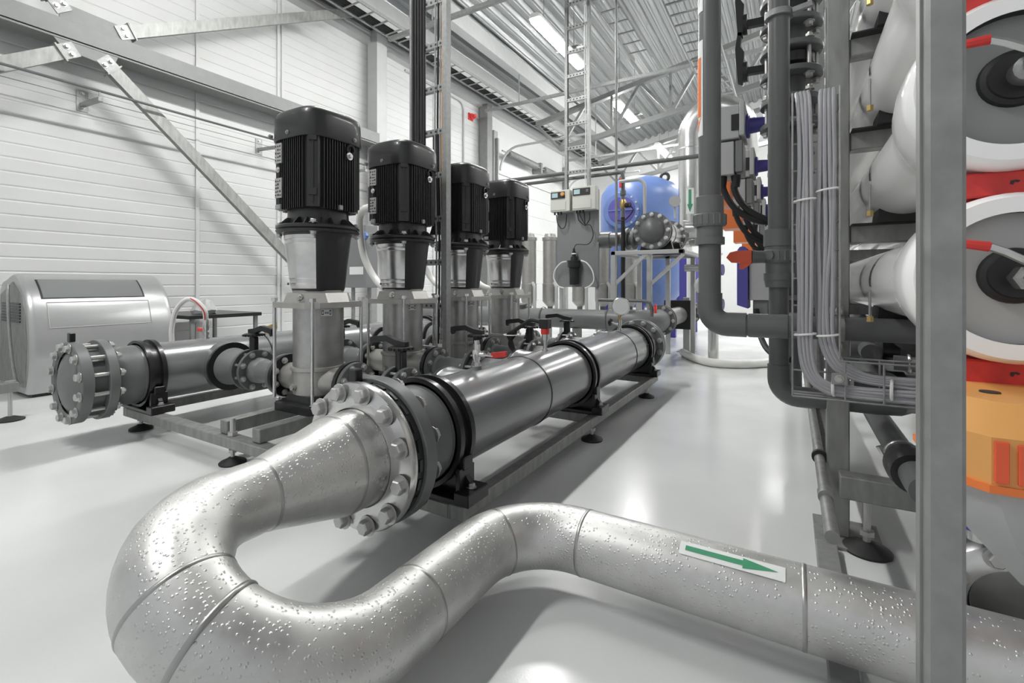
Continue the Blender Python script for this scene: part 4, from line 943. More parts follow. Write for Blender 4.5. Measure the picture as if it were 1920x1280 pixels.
tag(MB().tube(smooth([(-2.66, 6.26, 1.50), (-2.62, 6.27, 1.56), (-2.45, 6.28, 1.56), (-2.38, 6.28, 1.68), (-2.42, 6.28, 1.82), (-2.50, 6.27, 1.84), (-2.58, 6.25, 2.0)]), .006, 6).build('thin_cable', M_rubber), 'thin black cable from the filter head up to the right controller', 'cable')
tag(MB().tube(smooth([(-2.93, 6.25, 2.0), (-2.92, 6.27, 1.88), (-2.86, 6.28, 1.80), (-2.80, 6.28, 1.84), (-2.77, 6.26, 2.0)]), .007, 6).build('thin_cable', M_rubber), 'thin cable loop hanging under the left controller', 'cable')
for k, x_ in enumerate((-2.60, -2.50, -2.42)): tag(MB().tube(smooth([(x_, 6.25, 2.0), (x_+.01*(1-k), 6.27, 1.9), (-2.50, 6.28, 1.82)]), .007, 6).build('thin_cable', M_rubber), ('left', 'middle', 'right')[k]+' short cable hanging under the right controller', 'cable')
# cartridge filter columns
proto = None
for x_, y_, lb in ((-3.81, 7.04, 'pale filter column right behind the fourth pump motor'), (-3.50, 7.22, 'pale filter column left of the grey board'), (-3.06, 7.45, 'pale filter column whose foot shows under the grey board'), (-2.74, 7.68, 'pale filter column just right of the grey board'), (-2.34, 7.91, 'pale filter column behind the left post of the pipe stand'), (-4.2, 6.85, 'pale filter column hidden behind the fourth pump')):
    if proto is None:
        proto = t = thing('filter_column', lb, 'filter', (x_, y_, 0), 'upright pale filter columns')
        MB().lathe((x_, y_, 0), (0, 0, 1), [(.62, .05), (.66, .09), (.70, .125), (.72, .13), (1.0, .13), (1.005, .122), (1.72, .122), (1.73, .135), (1.78, .135), (1.79, .10), (1.84, .09)], 28).build('shell', M_beige, t)
        MB().lathe((x_, y_, 0), (0, 0, 1), [(.30, .045), (.44, .045), (.45, .065), (.50, .065), (.51, .045), (.62, .045)], 18).build('bottom_fitting', M_pvc, t)
        MB().cyl((x_, y_, .0), (x_, y_, .30), .03, seg=10).build('foot', M_galv, t)
        MB().tube([(x_+.15, y_-.08, .45), (x_+.15, y_-.08, .95), (x_+.10, y_-.06, 1.02)], .03, 8).build('side_pipe', M_lgrey, t)
    else: dup(proto, (x_, y_, 0), lb)
# blue tank
t = BT = thing('blue_tank', 'large blue pressure tank with a round manhole and lifting eye, in the background', 'tank', (-2.47, 9.0, 0))
MB().lathe((-2.47, 9.0, 0), (0, 0, 1), [(.55, .001), (.56, .3), (.62, .55), (.78, .70), (.9, .74), (2.55, .74), (2.70, .72), (2.85, .62), (2.97, .40), (3.03, .15), (3.04, .001)], 56).build('shell', M_blue, t)
for a in (0.3, 1.87, 3.44, 5.01): MB().box(-2.47+.6*math.cos(a)-.05, -2.47+.6*math.cos(a)+.05, 9+.6*math.sin(a)-.05, 9+.6*math.sin(a)+.05, 0, .95).build('leg', M_violet, t)
dm = Vector((.22, -1, 0)).normalized(); dm = Vector((.05, -1, 0)).normalized()
cm = Vector((-2.62, 9.0, 2.30))+dm*.62
MB().lathe(cm, dm, [(0, .34), (.15, .34), (.16, .31), (.19, .31)], 36).build('manhole_ring', M_blue, t)
mc = MB().lathe(cm+dm*.19, dm, [(0, .24), (.01, .235)], 32).build('manhole_cover', M_violet, t)
b = MB(); b.bar(cm+dm*.21+Vector((-.23, 0, 0)), cm+dm*.21+Vector((.23, 0, 0)), .02, .02); b.bar(cm+dm*.21+Vector((0, 0, -.23)), cm+dm*.21+Vector((0, 0, .23)), .02, .02, up=(1, 0, 0)); b.build('cover_cross', M_blue, mc)
me = bolt_mesh('Y', .018, .02, 1)
for i in range(14):
    a = 2*PI*i/14; o = bpy.data.objects.new('bolt', me); COL.objects.link(o); o.parent = t; o.location = cm+dm*.165+Vector((.285*math.cos(a), 0, .285*math.sin(a)))-Vector((-2.47, 9, 0))
b = MB(); b.tube(arc((-1.97, 8.8, 2.93), (1, 0, 0), (0, 0, 1), .07, 0, 2*PI, 16)[:-1], .028, 8, closed=True); b.build('lifting_eye', M_ink, t)
t = thing('blue_tank', 'second blue tank, lower and farther right behind the tall steel arch pipe', 'tank', (-1.2, 10.4, 0))
MB().lathe((-2.08, 10.6, 0), (0, 0, 1), [(.35, .001), (.4, .3), (.55, .46), (.7, .50), (1.4, .50), (1.55, .46), (1.72, .25), (1.76, .001)], 48).build('shell', M_violet, t)
for dx in (-.5, .5): MB().box(-2.08+dx*.7-.05, -2.08+dx*.7+.05, 10.4, 10.5, 0, .8).build('leg', M_violet, t)
t = thing('violet_plate', 'blue-violet upright steel plate under the capped pipe', 'plate', (-1.45, 7.4, 0)); MB().box(-1.62, -1.42, 8.3, 8.34, .62, 1.42).build('plate', M_violet, t); MB().box(-1.54, -1.50, 8.3, 8.34, 0, .62).build('leg', M_violet, t)
tag(MB().tube([(-1.42, 8.1, 0), (-1.42, 8.1, 2.9)], .045, 12).build('white_pole', M_wplast), 'slim white upright pole right of the capped pipe', 'pole')
tag(MB().tube(smooth([(-1.5, 8.5, 2.9), (-1.52, 8.3, 2.5), (-1.58, 8.2, 2.25), (-1.42, 8.0, 2.05), (-1.30, 7.6, 1.95), (-1.30, 6.9, 1.88)]), .008, 6).build('thin_cable', M_wplast), 'thin white cable hanging in front of the blue tank', 'cable')
# dosing line in front of blue tank
t = thing('dosing_line', 'dark upright dosing pipe with red handle and brass valve before the blue tank', 'pipe', (-1.95, 6.3, .6))
b = MB(); b.tube([(-2.12, 6.3, 2.52), (-2.02, 6.3, 2.52), (-1.97, 6.3, 2.50), (-1.96, 6.3, 2.44), (-1.96, 6.3, 1.9)], .026, 10); b.cyl((-1.96, 6.3, 2.20), (-1.96, 6.3, 2.26), .04); b.build('upper_pipe', M_pvc, t)
MB().cyl((-1.96, 6.3, .6), (-1.96, 6.3, 1.9), .03, seg=12).build('lower_pipe', M_black, t)
MB().box(-2.0, -1.965, 6.25, 6.27, 2.30, 2.42).build('handle', M_red, t); MB().lathe((-1.96, 6.3, 2.02), (0, 0, 1), [(0, .03), (.03, .045), (.09, .045), (.12, .03)], 14).build('brass_valve', M_brass, t)
MB().lathe((-1.93, 6.3, 2.06), (1, -.3, 0), [(0, .035), (.08, .035)], 14).build('solenoid', M_blackm, t)
MB().tube(smooth([(-1.86, 6.28, 2.06), (-1.82, 6.28, 1.98), (-1.92, 6.26, 1.86), (-2.03, 6.28, 1.86)]), .009, 6).build('cable', M_rubber, t)
tag(MB().tube([(-2.06, 6.32, .0), (-2.06, 6.32, roofz(-2.06))], .018, 8).build('threaded_support', M_galvd), 'thin upright threaded rod beside the dosing pipe', 'rod')
for z, x1, r, lb in ((2.65, -.55, .030, 'upper thin dark pipe crossing under the ceiling in front of the blue tank'), (2.56, -2.0, .026, 'lower thin dark pipe crossing behind the second cable ladder')):
    tag(MB().tube([(XW, 6.5, z), (-3, 6.5, z), (x1, 6.5, z)], r, 12).build('overhead_pipe', M_pvc), lb, 'pipe', 'thin pipes crossing at mid height')
t = thing('window_stand', 'pale framework with a teal cloth seen under the pipe stand', 'rack', (-2.3, 10.5, 0))
MB().box(-3.3, -2.9, 11.0, 11.04, .9, 1.5).build('cloth', M_teal, t)
for x_ in (-3.4, -2.85): MB().box(x_-.03, x_+.03, 11.0, 11.06, 0, 1.9).build('post', M_wplast, t)
tag(MB().tube(smooth([(-1.30, 6.9, .05), (-1.08, 6.45, .05), (-.80, 6.15, .05), (-.45, 6.25, .05), (-.1, 6.7, .05), (.2, 7.2, .05)]), .05, 14).build('floor_hose', M_hose), 'thick white hose lying curved on the floor beyond the front manifold', 'hose')

# ================================================================== MEMBRANE RACK (right)
t = RK = thing('membrane_rack', 'tall galvanised frame holding the white pressure vessels on the right', 'frame', (.16, 2.25, 0))
VZ = [.648, 1.01, 1.373, 1.735, 2.10]; VX = [.355, .70]
for yk in (2.25, 3.9, 5.5):
    for x_ in (.160, .98): MB().box(x_-.037, x_+.037, yk, yk+.10, .012, 3.4).build('post', M_galvd, t)
    for z in VZ[1:]: MB().box(.198, .943, yk+.01, yk+.08, z-.215, z-.145).build('cross_beam', M_galvd, t)
    MB().box(.16, .98, yk-.08, yk, .19, .275).build('base_beam', M_galvd, t)
for x_ in (.155, .98): MB().box(x_-.045, x_+.045, 2.36, 5.5, .20, .27).build('base_rail', M_galvd, t)
MB().box(.08, .30, 2.16, 2.42, 0, .012).build('foot_plate', M_galvd, t)
MB().box(.08, .15, .75, 2.15, 0, .03).build('floor_rail', M_galv, t)
f = dup(foot, (.245, 2.205, 0), 'levelling foot with long threaded rod under the vessel rack'); del f['group']; f.scale = (1.15, 1.15, 1)
tag(MB().cyl((.245, 2.205, .095), (.245, 2.205, .19), .013).build('threaded_rod', M_bolt), 'upper end of the threaded rod under the vessel rack beam', 'rod')
# pressure vessels
def vessel(x, z, label):
    t = thing('pressure_vessel', label, 'pressure vessel', (x, 1.2, z), 'white pressure vessels in the rack')
    prof = [(0, .120), (0, .148), (.012, .157), (.05, .160), (.14, .158), (.22, .150), (.30, .132), (.36, .122), (.42, .120), (3.9, .120), (4.1, .15), (4.4, .15)]
    MB().lathe((x, 1.2, z), (0, 1, 0), prof, 64, cap=False).build('shell', M_white, t)
    MB().lathe((x, 1.215, z), (0, 1, 0), [(-.010, .121), (-.010, .134), (.02, .134), (.02, .121), (-.010, .121)], 56, cap=False).build('retaining_ring', M_ink, t)
    return t
def vessel_end(t, x, z, capm, hdir):
    MB().lathe((x, 1.225, z), (0, 1, 0), [(0, .122), (.03, .122)], 56).build('end_cap', capm, t)
    MB().lathe((x, 1.225, z+.005), (0, -1, 0), [(0, .052), (.012, .050), (.016, .042), (.02, .040), (.02, .001)], 32).build('port_boss', M_blackm, t)
    b = MB(); b.lathe((x, 1.205, z), (0, -1, 0), [(0, .014), (.02, .014), (.02, .022), (.05, .022), (.05, .015), (.085, .015), (.085, .02), (.105, .02)], 6 if hdir > 0 else 14); b.build('sample_valve', M_inox, t)
    b = MB(); b.tube([(x, 1.14, z+.022), (x-.035, 1.14, z+.045), (x-.055, 1.14, z+.055)], .007, 8); b.build('lever_arm', M_inox, t)
    b = MB(); b.tube([(x-.055, 1.14, z+.055), (x-.09, 1.14, z+.058+.004*hdir), (x-.125, 1.14, z+.05+.012*hdir)], [.009, .008, .007], 8); b.build('lever_grip', M_red, t)
rows_ = ('lowest', 'second lowest', 'middle', 'fourth', 'topmost')
cols_ = ('near the aisle', 'behind the aisle column')
for j, z in enumerate(VZ):
    for i, x in enumerate(VX):
        if (i, j) == (0, 0): continue
        t = vessel(x, z, 'white pressure vessel, %s of its column, %s' % (rows_[j], cols_[i]))
        if i == 0: vessel_end(t, x, z, M_capl if j in (1,) else M_dark, 1 if j == 1 else -1)
        else: vessel_end(t, x, z, M_capl, 1)
        for yk in (2.03, 3.7) if i == 0 else (2.03,):
            a = [math.radians(q) for q in range(-15, 200, 12)]
            b = MB(); b.sheet([[(x+.123*math.cos(q), yk+dy+.0, z+.123*math.sin(q)) for q in a] for dy in (-.012, .012)]); b.sheet([[(x+.120*math.cos(q), yk+dy, z+.120*math.sin(q)) for q in a] for dy in (-.012, .012)])
            b.build('strap', M_rubber, t)
            MB().cyl((x-.121, yk, z-.03), (x-.121, yk, z-.13), .004, seg=8).build('strap_rod', M_galv, t)
            MB().lathe((x-.121, yk, z-.14), (0, 0, 1), [(0, .011), (.018, .011)], 6).build('strap_nut', M_brass, t)
for j, z in enumerate(VZ):
    for i, x in enumerate(VX):
        if j == 0: continue
        b = MB(); pts = [(x+.121*math.cos(q), z+.121*math.sin(q)) for q in [math.radians(232+i_*9) for i_ in range(11)]]
        b.prism([(x-.08, z-.145), (x+.10, z-.145)]+pts[::-1], lambda a, c, h: (a, h, c), 2.19, 2.34)
        b.box(x-.155, x+.15, 2.21, 2.34, z-.150, z-.144)
        tag(b.build('vessel_saddle', M_rubber), 'black cradle under the white vessel, %s of its column, %s' % (rows_[j], cols_[i]), 'cradle', 'black cradles under the vessels')
# second frame nearer the camera holding vessel ends
for j, z in enumerate(VZ[:4]):
    if 0: pass
    t = thing('spacer_block', 'red block with black marks between the near vessel ends, %s one' % ('lowest', 'second', 'third', 'uppermost')[j], 'block', (.36, 1.3, z+.16), 'red blocks between the vessel ends')
    zz = z+.181; b = MB(); b.box(.285, .62, 1.25, 1.42, zz-.024, zz+.024); bl = b.build('block', M_red, t)
    b = MB()
    b.prism([(.357, -.002), (.361, -.004), (.363, .002), (.368, .0), (.371, .003), (.366, .005), (.358, .004)], lambda a, c, h: (a, h, zz+c), 1.2485, 1.25)
    b.build('marks', M_ink, bl)
t = thing('near_strut', 'close-up out-of-focus galvanised strut rising through the whole picture at the right', 'post', (.14, .68, 0))
b = MB()
b.prism([(.128, .702), (.124, .700), (.124, .664), (.128, .660), (.153, .660), (.157, .664), (.157, .700), (.153, .702)], lambda a, c, h: (a, c, h), 0, 3.2)
b.build('channel', M_galv, t); MB().box(.121, .1245, .672, .690, 0, 3.2).build('side_lip', M_galvd, t)
# PVC riser 1
def union(b, x, y, z0, r, seg=32):
    b.lathe((x, y, z0), (0, 0, 1), [(0, r), (0, r*1.28), (.03, r*1.28), (.03, r*1.12), (.075, r*1.12), (.075, r*1.32), (.085, r*1.38), (.125, r*1.38), (.13, r*1.2), (.20, r*1.2), (.205, r)], seg)
    for i in range(16):
        a = 2*PI*i/16; b.box(x+r*1.37*math.cos(a)-.004, x+r*1.37*math.cos(a)+.004, y+r*1.37*math.sin(a)-.004, y+r*1.37*math.sin(a)+.004, z0+.082, z0+.124)
t = thing('pvc_riser_pipe', 'tall dark grey plastic pipe with hazard labels, turning right at a low elbow', 'pipe', (-.296, 2.15, .832))
x, y, z, r = -.296, 2.15, .832, .044
MB().tube([(x, y, 4.2), (x, y, 2), (x, y, z+.12)], r, 36).build('riser', M_pvc, t)
MB().tube([(x, y, z+.13)]+arc((x+.07, y, z+.07), (-1, 0, 0), (0, 0, -1), .07, 0, PI/2, 8)+[(x+.14, y, z)], .0495, 36).build('elbow', M_pvc, t)
MB().tube([(x+.13, y, z), (x+.36, y, z), (.9, y, z)], .0435, 36).build('cross_pipe', M_pvc, t)
MB().lathe((x+.145, y, z), (1, 0, 0), [(0, .044), (.004, .048), (.14, .048), (.145, .044)], 36, cap=False).build('socket', M_pvc, t)
b = MB(); union(b, x, y, 1.165, .046); b.build('union_nut', M_pvcf, t)
aL = ang_for('Z', (-1, -.35, 0))
for z0, z1, k in ((1.62, 2.02, 0), (2.14, 2.62, 1)):
    lb_ = patch((x, y, 0), 'Z', r+.0008, aL-.75, aL+.62, z0, z1, 'hazard_label', M_label, t)
    d0, u0, v0 = frame((0, 0, 1)); b = MB()
    pt = lambda a, zz: Vector((x, y, zz))+(u0*math.cos(a)+v0*math.sin(a))*(r+.0026)
    b.sheet([[pt(aL-.55+1.0*i/8, zz) for i in range(9)] for zz in (z0+.08, z1-.07)]); b.build('colour_field', M_orange if k == 0 else M_lgrey, lb_)
    b = MB(); b.sheet([[pt(aL-.55+.5+(.5)*(1-j/4)*s_, z0+.075-.055*j/4) for s_ in (-1, 0, 1)] for j in range(5)]); b.build('colour_point', M_orange if k == 0 else M_lgrey, lb_)
# PVC riser 2
t = thing('pvc_riser_pipe', 'tall grey plastic pipe right of the valve cabinet boxes, with an orange handle valve', 'pipe', (-.045, 2.3, .527))
x, y, z, r = -.045, 2.32, .527, .0375
MB().tube([(x, y, 4.2), (x, y, 2), (x, y, 1.18)], .041, 32).build('upper_pipe', M_pvc, t)
MB().tube([(x, y, 1.05), (x, y, z+.12)], r, 32).build('lower_pipe', M_pvc, t)
MB().tube([(x, y, z+.13)]+arc((x+.07, y, z+.07), (-1, 0, 0), (0, 0, -1), .07, 0, PI/2, 8)+[(x+.13, y, z)], .043, 32).build('elbow', M_pvc, t)
MB().tube([(x+.13, y, z), (.28, y, z), (.36, y+.02, z), (.39, y+.07, z), (.39, y+.25, z)], r, 32).build('cross_pipe', M_pvc, t)
b = MB(); union(b, x, y, 1.015, .045); b.lathe((x, y, 1.16), (0, 0, 1), [(0, .058), (.07, .058)], 32); b.lathe((x, y, .985), (0, 0, 1), [(0, .05), (.03, .055)], 28); b.lathe((x, y, 1.12), (-.6, -1, 0), [(0, .02), (.07, .02)], 14); b.build('valve_body', M_pvcf, t)
b = MB(); b.lathe((x-.05, y-.03, 1.115), (-1, -.15, 0), [(0, .026), (.05, .028)], 18); b.build('valve_neck', M_pvc, t)
b = MB(); b.prism([(0, -.026), (.08, -.022), (.10, 0), (.085, .022), (.06, .028), (0, .03)], lambda a, c, h: (x-.10-a, y-.03+h, 1.115+c), -.022, .022); b.prism([(0, -.026), (.03, -.05), (.05, -.05), (.045, -.024)], lambda a, c, h: (x-.10-a, y-.03+h, 1.115+c), -.018, .018); b.build('valve_handle', M_orangeb, t, label='orange valve handle')
b = MB(); b.lathe((x, y, 2.13), (0, 0, 1), [(0, .043), (0, .054), (.025, .054), (.025, .043)], 28); b.bar((x+.05, y-.02, 2.14), (x+.12, y-.02, 2.15), .02, .02); b.build('pipe_clamp', M_galv, t)
# pipe clamp on the post
t = thing('pipe_clamp', 'galvanised pipe clamp fixing the grey pipe to the rack post', 'clamp', (.15, 2.1, .83))
b = MB(); b.lathe((.15, 2.15, .832), (1, 0, 0), [(-.02, .044), (-.02, .050), (.02, .050), (.02, .044), (-.02, .044)], 30, cap=False); b.build('band', M_galv, t)
MB().box(.13, .17, 2.14, 2.25, .88, .915).build('lug', M_galv, t); MB().box(.13, .17, 2.14, 2.25, .75, .785).build('lug', M_galv, t)
for z_ in (.897, .768):
    o = bpy.data.objects.new('bolt', bolt_mesh('Y', .009, .02, 1)); COL.objects.link(o); o.parent = t; o.location = (0, .035, z_-.83)
# valve stacks and actuators along the rack front
def stack(y, label):
    t = thing('valve_stack', label, 'valve', (.0, y, 1.0), 'flanged valve stacks in front of the rack')
    MB().cyl((0, y, 1.2), (0, y, 3.1), .062, seg=28).build('pipe', M_pvc, t)
    for z_ in (1.755, 1.87, 2.0, 2.12, 2.24, 2.36): MB().ringd((0, y, z_), (0, 0, 1), .05, .135, .026, 36).build('flange', M_pvcf, t)
    for z_ in (1.745, 1.99, 2.23): bolts(t, (0, y, z_), 'Z', .108, 6, .015, .165, 1, .3)
    for z_ in (2.055, 2.30): MB().ringd((0, y, z_), (0, 0, 1), .04, .10, .05, 28).build('valve_disc', M_black, t)
    for z_, zz, s in ((2.30, .30, 1), (2.06, .20, 1)):
        MB().bar((-.10, y, z_+.02), (-.20, y-.01, z_+.02), .03, .035).build('lever_neck', M_black, t)
        MB().lathe((-.19, y-.01, z_+.02), (-1, 0, 0), [(0, .05), (.02, .05)], 20).build('notch_plate', M_black, t)
        MB().prism([(0, -.05), (.022, -.06), (.03, .10), (.012, .13), (.02, zz), (0, zz+.005), (-.012, .12)], lambda a, c, h: (-.235+a, y-.01+h, z_+.02+c), -.016, .016).build('lever', M_blackm, t)
    return t
def actuator(y, z, label, orange):
    t = thing('valve_actuator', label, 'actuator', (-.27, y, z), 'grey valve actuators with blue necks')
    b = MB(); b.box(-.34, -.225, y-.10, y+.10, z-.02, z+.15); b.box(-.35, -.25, y-.09, y+.09, z-.20, z-.03); b.build('housing', M_pvcl if 0 else M_lgrey, t)
    MB().box(-.225, -.20, y-.11, y+.11, z-.01, z+.16).build('cover_plate', M_lgrey, t)
    MB().box(-.262, -.215, y-.107, y-.10, z+.02, z+.10).build('switch_recess', M_blackm, t)
    MB().cyl((-.20, y, z+.06), (-.05, y, z+.06), .042, .030, seg=22).build('neck', M_violet, t)
    MB().ringd((-.20, y, z+.06), (1, 0, 0), .02, .062, .015, 24).build('neck_flange', M_violet, t)
    MB().ringd((0, y, z+.05), (0, 0, 1), .05, .075, .03, 24).build('valve_ring', M_violet, t)
    MB().box(-.245, -.21, y-.09, y+.09, z-.19, z-.03).build('gear_case', M_grey, t)
    if orange:
        MB().prism([(-.09, -.14), (.09, -.14), (.09, .0), (-.09, .0)], lambda a, c, h: (h, y+.30+a, z-.17+c), -.42, -.30).build('orange_cover', M_orange, t)
    return t
stack(2.70, 'nearest flanged valve stack behind the grey riser pipe, with two black levers')
for k, (y, zz, lb) in enumerate(((2.75, 1.76, 'nearest grey actuator box with a blue neck, right of the labelled riser pipe'), (3.45, 1.70, 'second grey actuator box behind the nearest one'), (4.2, 1.66, 'third grey actuator box in the row'), (5.0, 1.62, 'fourth grey actuator box in the row'), (5.9, 1.60, 'farthest grey actuator box in the row'))):
    actuator(y, zz, lb, k in (0, 1, 2, 3))
    if k: 
        t = thing('valve_stack', ('second', 'third', 'fourth', 'fifth')[k-1]+' flanged valve stack going back along the rack', 'valve', (0, y, .3), 'flanged valve stacks in front of the rack')
        MB().cyl((0, y, .35), (0, y, 3.0), .06, seg=24).build('pipe', M_pvc, t)
        for z_ in (.9, 1.3, 1.68, 1.80, 2.05, 2.3): MB().ringd((0, y, z_), (0, 0, 1), .05, .13, .03, 28).build('flange', M_pvcf, t)
    for j, dx in enumerate((0, .05)):
        tag(MB().tube(smooth([(-.31+dx*1.3, y-.05, zz-.20), (-.30+dx, y-.05, zz-.28), (-.24+dx, y-.04, zz-.38), (-.14+dx, y-.03, zz-.44), (-.02+dx, y, zz-.45)]), .016, 8).build('black_cable', M_rubber), 'black cable curving from the %s actuator box, %s one' % (('nearest', 'second', 'third', 'fourth', 'farthest')[k], ('left', 'right')[j]), 'cable', 'black cables under the actuators')
        tag(MB().lathe((-.31+dx*1.3, y-.05, zz-.26), (0, 0, 1), [(0, .018), (.05, .024), (.06, .024)], 12).build('cable_gland', M_blackm), 'black cable gland under the %s actuator box, %s one' % (('nearest', 'second', 'third', 'fourth', 'farthest')[k], ('left', 'right')[j]), 'gland', 'cable glands under the actuators')
# violet cased unit low in the aisle
t = thing('drive_unit', 'grey drive unit with a rounded blue-violet cover left of the orange handle', 'drive', (-.22, 3.3, .86))
b = MB(); pr_ = [(-.03, -.17), (.03, -.19), (.03, .15)]+[(.03-.03+.0+.03*math.cos(a), .15+.04*math.sin(a)) for a in (PI/6, PI/3, PI/2, 2*PI/3, 5*PI/6)]+[(-.03, .15)]
b.prism(pr_, lambda a, c, h: (-.255+a, h, 1.04+c), 3.2, 3.42); b.build('cover', M_violet, t)
MB().box(-.22, -.10, 3.22, 3.40, .90, 1.18).build('housing', M_lgrey, t); MB().box(-.20, -.12, 3.24, 3.38, .80, .90).build('base', M_grey, t)
b = MB(); b.lathe((-.10, 3.3, 1.06), (1, 0, 0), [(0, .07), (.03, .07), (.03, .04), (.10, .04)], 20); b.build('shaft', M_galv, t); MB().tube([(-.16, 3.3, .81), (.05, 3.3, .81), (.13, 3.3, .76), (.13, 3.3, 0)], .02).build('leg', M_galv, t)
t = thing('dosing_bench', 'grey bench frame with black sockets behind the second riser pipe', 'bench', (.0, 3.9, 0))
MB().box(-.16, .30, 3.8, 4.3, .84, .90).build('top', M_lgrey, t)
for x_ in (.13, .26): MB().box(x_-.015, x_+.015, 3.82, 3.85, 0, .84).build('leg', M_grey, t)
for k in range(4): MB().lathe((-.1+k*.07, 3.80, .80), (0, -1, 0), [(0, .022), (.01, .022)], 12).build('socket', M_blackm, t)
# steel pipework further back
for k, (x_, y_, z0, z1, r_, lb) in enumerate(((-.86, 6.6, .35, 1.62, .06, 'pale steel bend seen right of the labelled riser pipe'), (-1.02, 7.6, .2, 1.5, .05, 'slim pale upright steel pipe near the back, right of the arch pipe'), (-.92, 6.9, .35, 1.1, .05, 'short pale upright steel pipe low beside the arch pipe'))):
    t = thing('steel_pipe', lb, 'pipe', (x_, y_, z0), 'pale steel pipes at the back')
    b = MB(); b.tube([(x_-.35, y_, z1+.12), (x_-.12, y_, z1+.12)]+arc((x_-.12, y_, z1), (0, 0, 1), (1, 0, 0), .12, 0, PI/2, 6)+[(x_, y_, z1-.1), (x_, y_, 0.0)], r_, 16); b.build('pipe', M_inox, t)
    for zz in (z1-.25, z0+.2): MB().ringd((x_, y_, zz), (0, 0, 1), .03, r_*1.8, .03, 20).build('flange', M_inox, t)
t = thing('floor_pump', 'small blue valve cluster low behind the labelled riser pipe', 'valve', (-.75, 5.4, 0))
MB().tube([(-.78, 5.6, 1.35), (-.78, 5.6, .76), (-.80, 5.8, .70), (-.92, 6.85, .70)], .04, 14).build('pipe', M_inox, t)
for z_ in (.78, 1.15): MB().lathe((-.86, 5.55, z_), (1, -.2, 0), [(0, .05), (.05, .06), (.12, .035), (.2, .035), (.2, .06), (.24, .06)], 18).build('valve', M_violet, t)
MB().lathe((-.80, 5.5, .98), (0, -1, 0), [(0, .10), (.04, .11), (.07, .08), (.08, .001)], 24).build('round_cover', M_lgrey, t)
tag(MB().tube(smooth([(-.18, 3.2, .85), (-.16, 3.2, .70), (-.10, 3.0, .62), (.0, 2.9, .60)]), .016, 8).build('black_cable', M_rubber), 'black cable sagging under the long grey cross pipe, left of the second riser', 'cable')
# ------------------------------------------------------------------ wire mesh tray with grey cables
t = WT = thing('wire_cable_tray', 'light wire basket tray turning from upright to level in front of the rack', 'cable tray', (.08, 2.0, .65))
wr = .0035; x0, x1, y0, y1 = .005, .145, 1.97, 2.06; zt = 1.68
for xx, yy in ((x0, y0), (x0, y1), (x1, y0), (x1, y1), (x0+.05, y1), (x0+.095, y1)):
    MB().tube([(xx, yy, zt), (xx, yy, 1.2), (xx, yy, .60 if xx == x0 else .74)], wr, 6).build('long_wire', M_galv, t)
z = 1.62
while z > .75:
    MB().tube([(x0, y0, z), (x0, y1, z), (x1, y1, z), (x1, y0, z)], wr, 6).build('cross_wire', M_galv, t); z -= .10
for zz, yy in ((.735, y0), (.735, y1), (.60, y0), (.60, y1), (.60, y0+.045), (.68, y1)):
    MB().tube([(x0 if zz < .7 else x1, yy, zz), (.6, yy, zz), (.95, yy, zz)], wr, 6).build('long_wire', M_galv, t)
xx = .16
while xx < .9:
    MB().tube([(xx, y0, .735), (xx, y0, .60), (xx, y1, .60), (xx, y1, .735)], wr, 6).build('cross_wire', M_galv, t); xx += .105
MB().box(.12, .165, y0-.006, y0-.002, .655, .695).build('clip_plate', M_galv, t)
o = bpy.data.objects.new('bolt', bolt_mesh('Y', .009, .01, 1)); COL.objects.link(o); o.parent = t; o.location = (.142-.08, y0-.006-2.0, .675-.65)
rc = random.Random(3)
for k in range(8):
    w1, w2, w3 = [rc.uniform(-.006, .006) for _ in range(3)]
    xa = .022+.0115*(k % 4); ya = 1.985+.016*(k//4)
    P = [(xa-.004, ya+.05, 1.70), (xa, ya, 1.64), (xa+.008+w1, ya, 1.45), (xa+w2, ya, 1.20), (xa+.006+w3, ya, .98), (xa+.004, ya, .80), (xa+.02, ya, .70-.004*k), (xa+.07, ya, .63+.006*(k % 4)), (xa+.16, ya, .615+.009*(k % 4)), (.42, ya+w1, .615+.010*(k % 4)+w2*.5), (.9, ya, .62+.01*(k % 4))]
    tag(MB().tube(smooth(P, 5), .0068, 8).build('grey_cable', M_cable), 'grey cable of the left bundle in the wire basket tray', 'cable', 'grey cables of the left bundle')
for k in range(7):
    w1, w2, w3 = [rc.uniform(-.006, .006) for _ in range(3)]
    xa = .090+.0125*(k % 4); ya = 2.0+.016*(k//4)
    P = [(xa+.004, ya+.05, 1.70), (xa, ya, 1.64), (xa+w1, ya, 1.42), (xa+w2*1.2, ya, 1.18), (xa-.006+w3, ya, .98), (xa-.002, ya, .82), (xa+.02, ya, .74), (xa+.06, ya, .69+.004*k), (xa+.14, ya, .665+.006*(k % 4)), (.45, ya, .66+.009*(k % 4)+w2), (.9, ya, .665+.01*(k % 4))]
    tag(MB().tube(smooth(P, 5), .0072, 8).build('grey_cable', M_cable), 'grey cable of the right bundle in the wire basket tray', 'cable', 'grey cables of the right bundle')
for i, (xc_, z_, lb) in enumerate(((.042, 1.30, 'white cable tie around the left grey bundle, upper'), (.042, .82, 'white cable tie around the left grey bundle, lower'), (.112, 1.33, 'white cable tie around the right grey bundle, upper'), (.112, .82, 'white cable tie around the right grey bundle, lower'))):
    ring = [(xc_+.034*math.cos(a), 2.0+.026*math.sin(a), z_+.004*math.cos(a)) for a in [2*PI*q/16 for q in range(16)]]
    t = tag(MB().tube(ring, .004, 6, closed=True).build('cable_tie', M_wplast), lb, 'cable tie', 'white cable ties on the grey bundles')
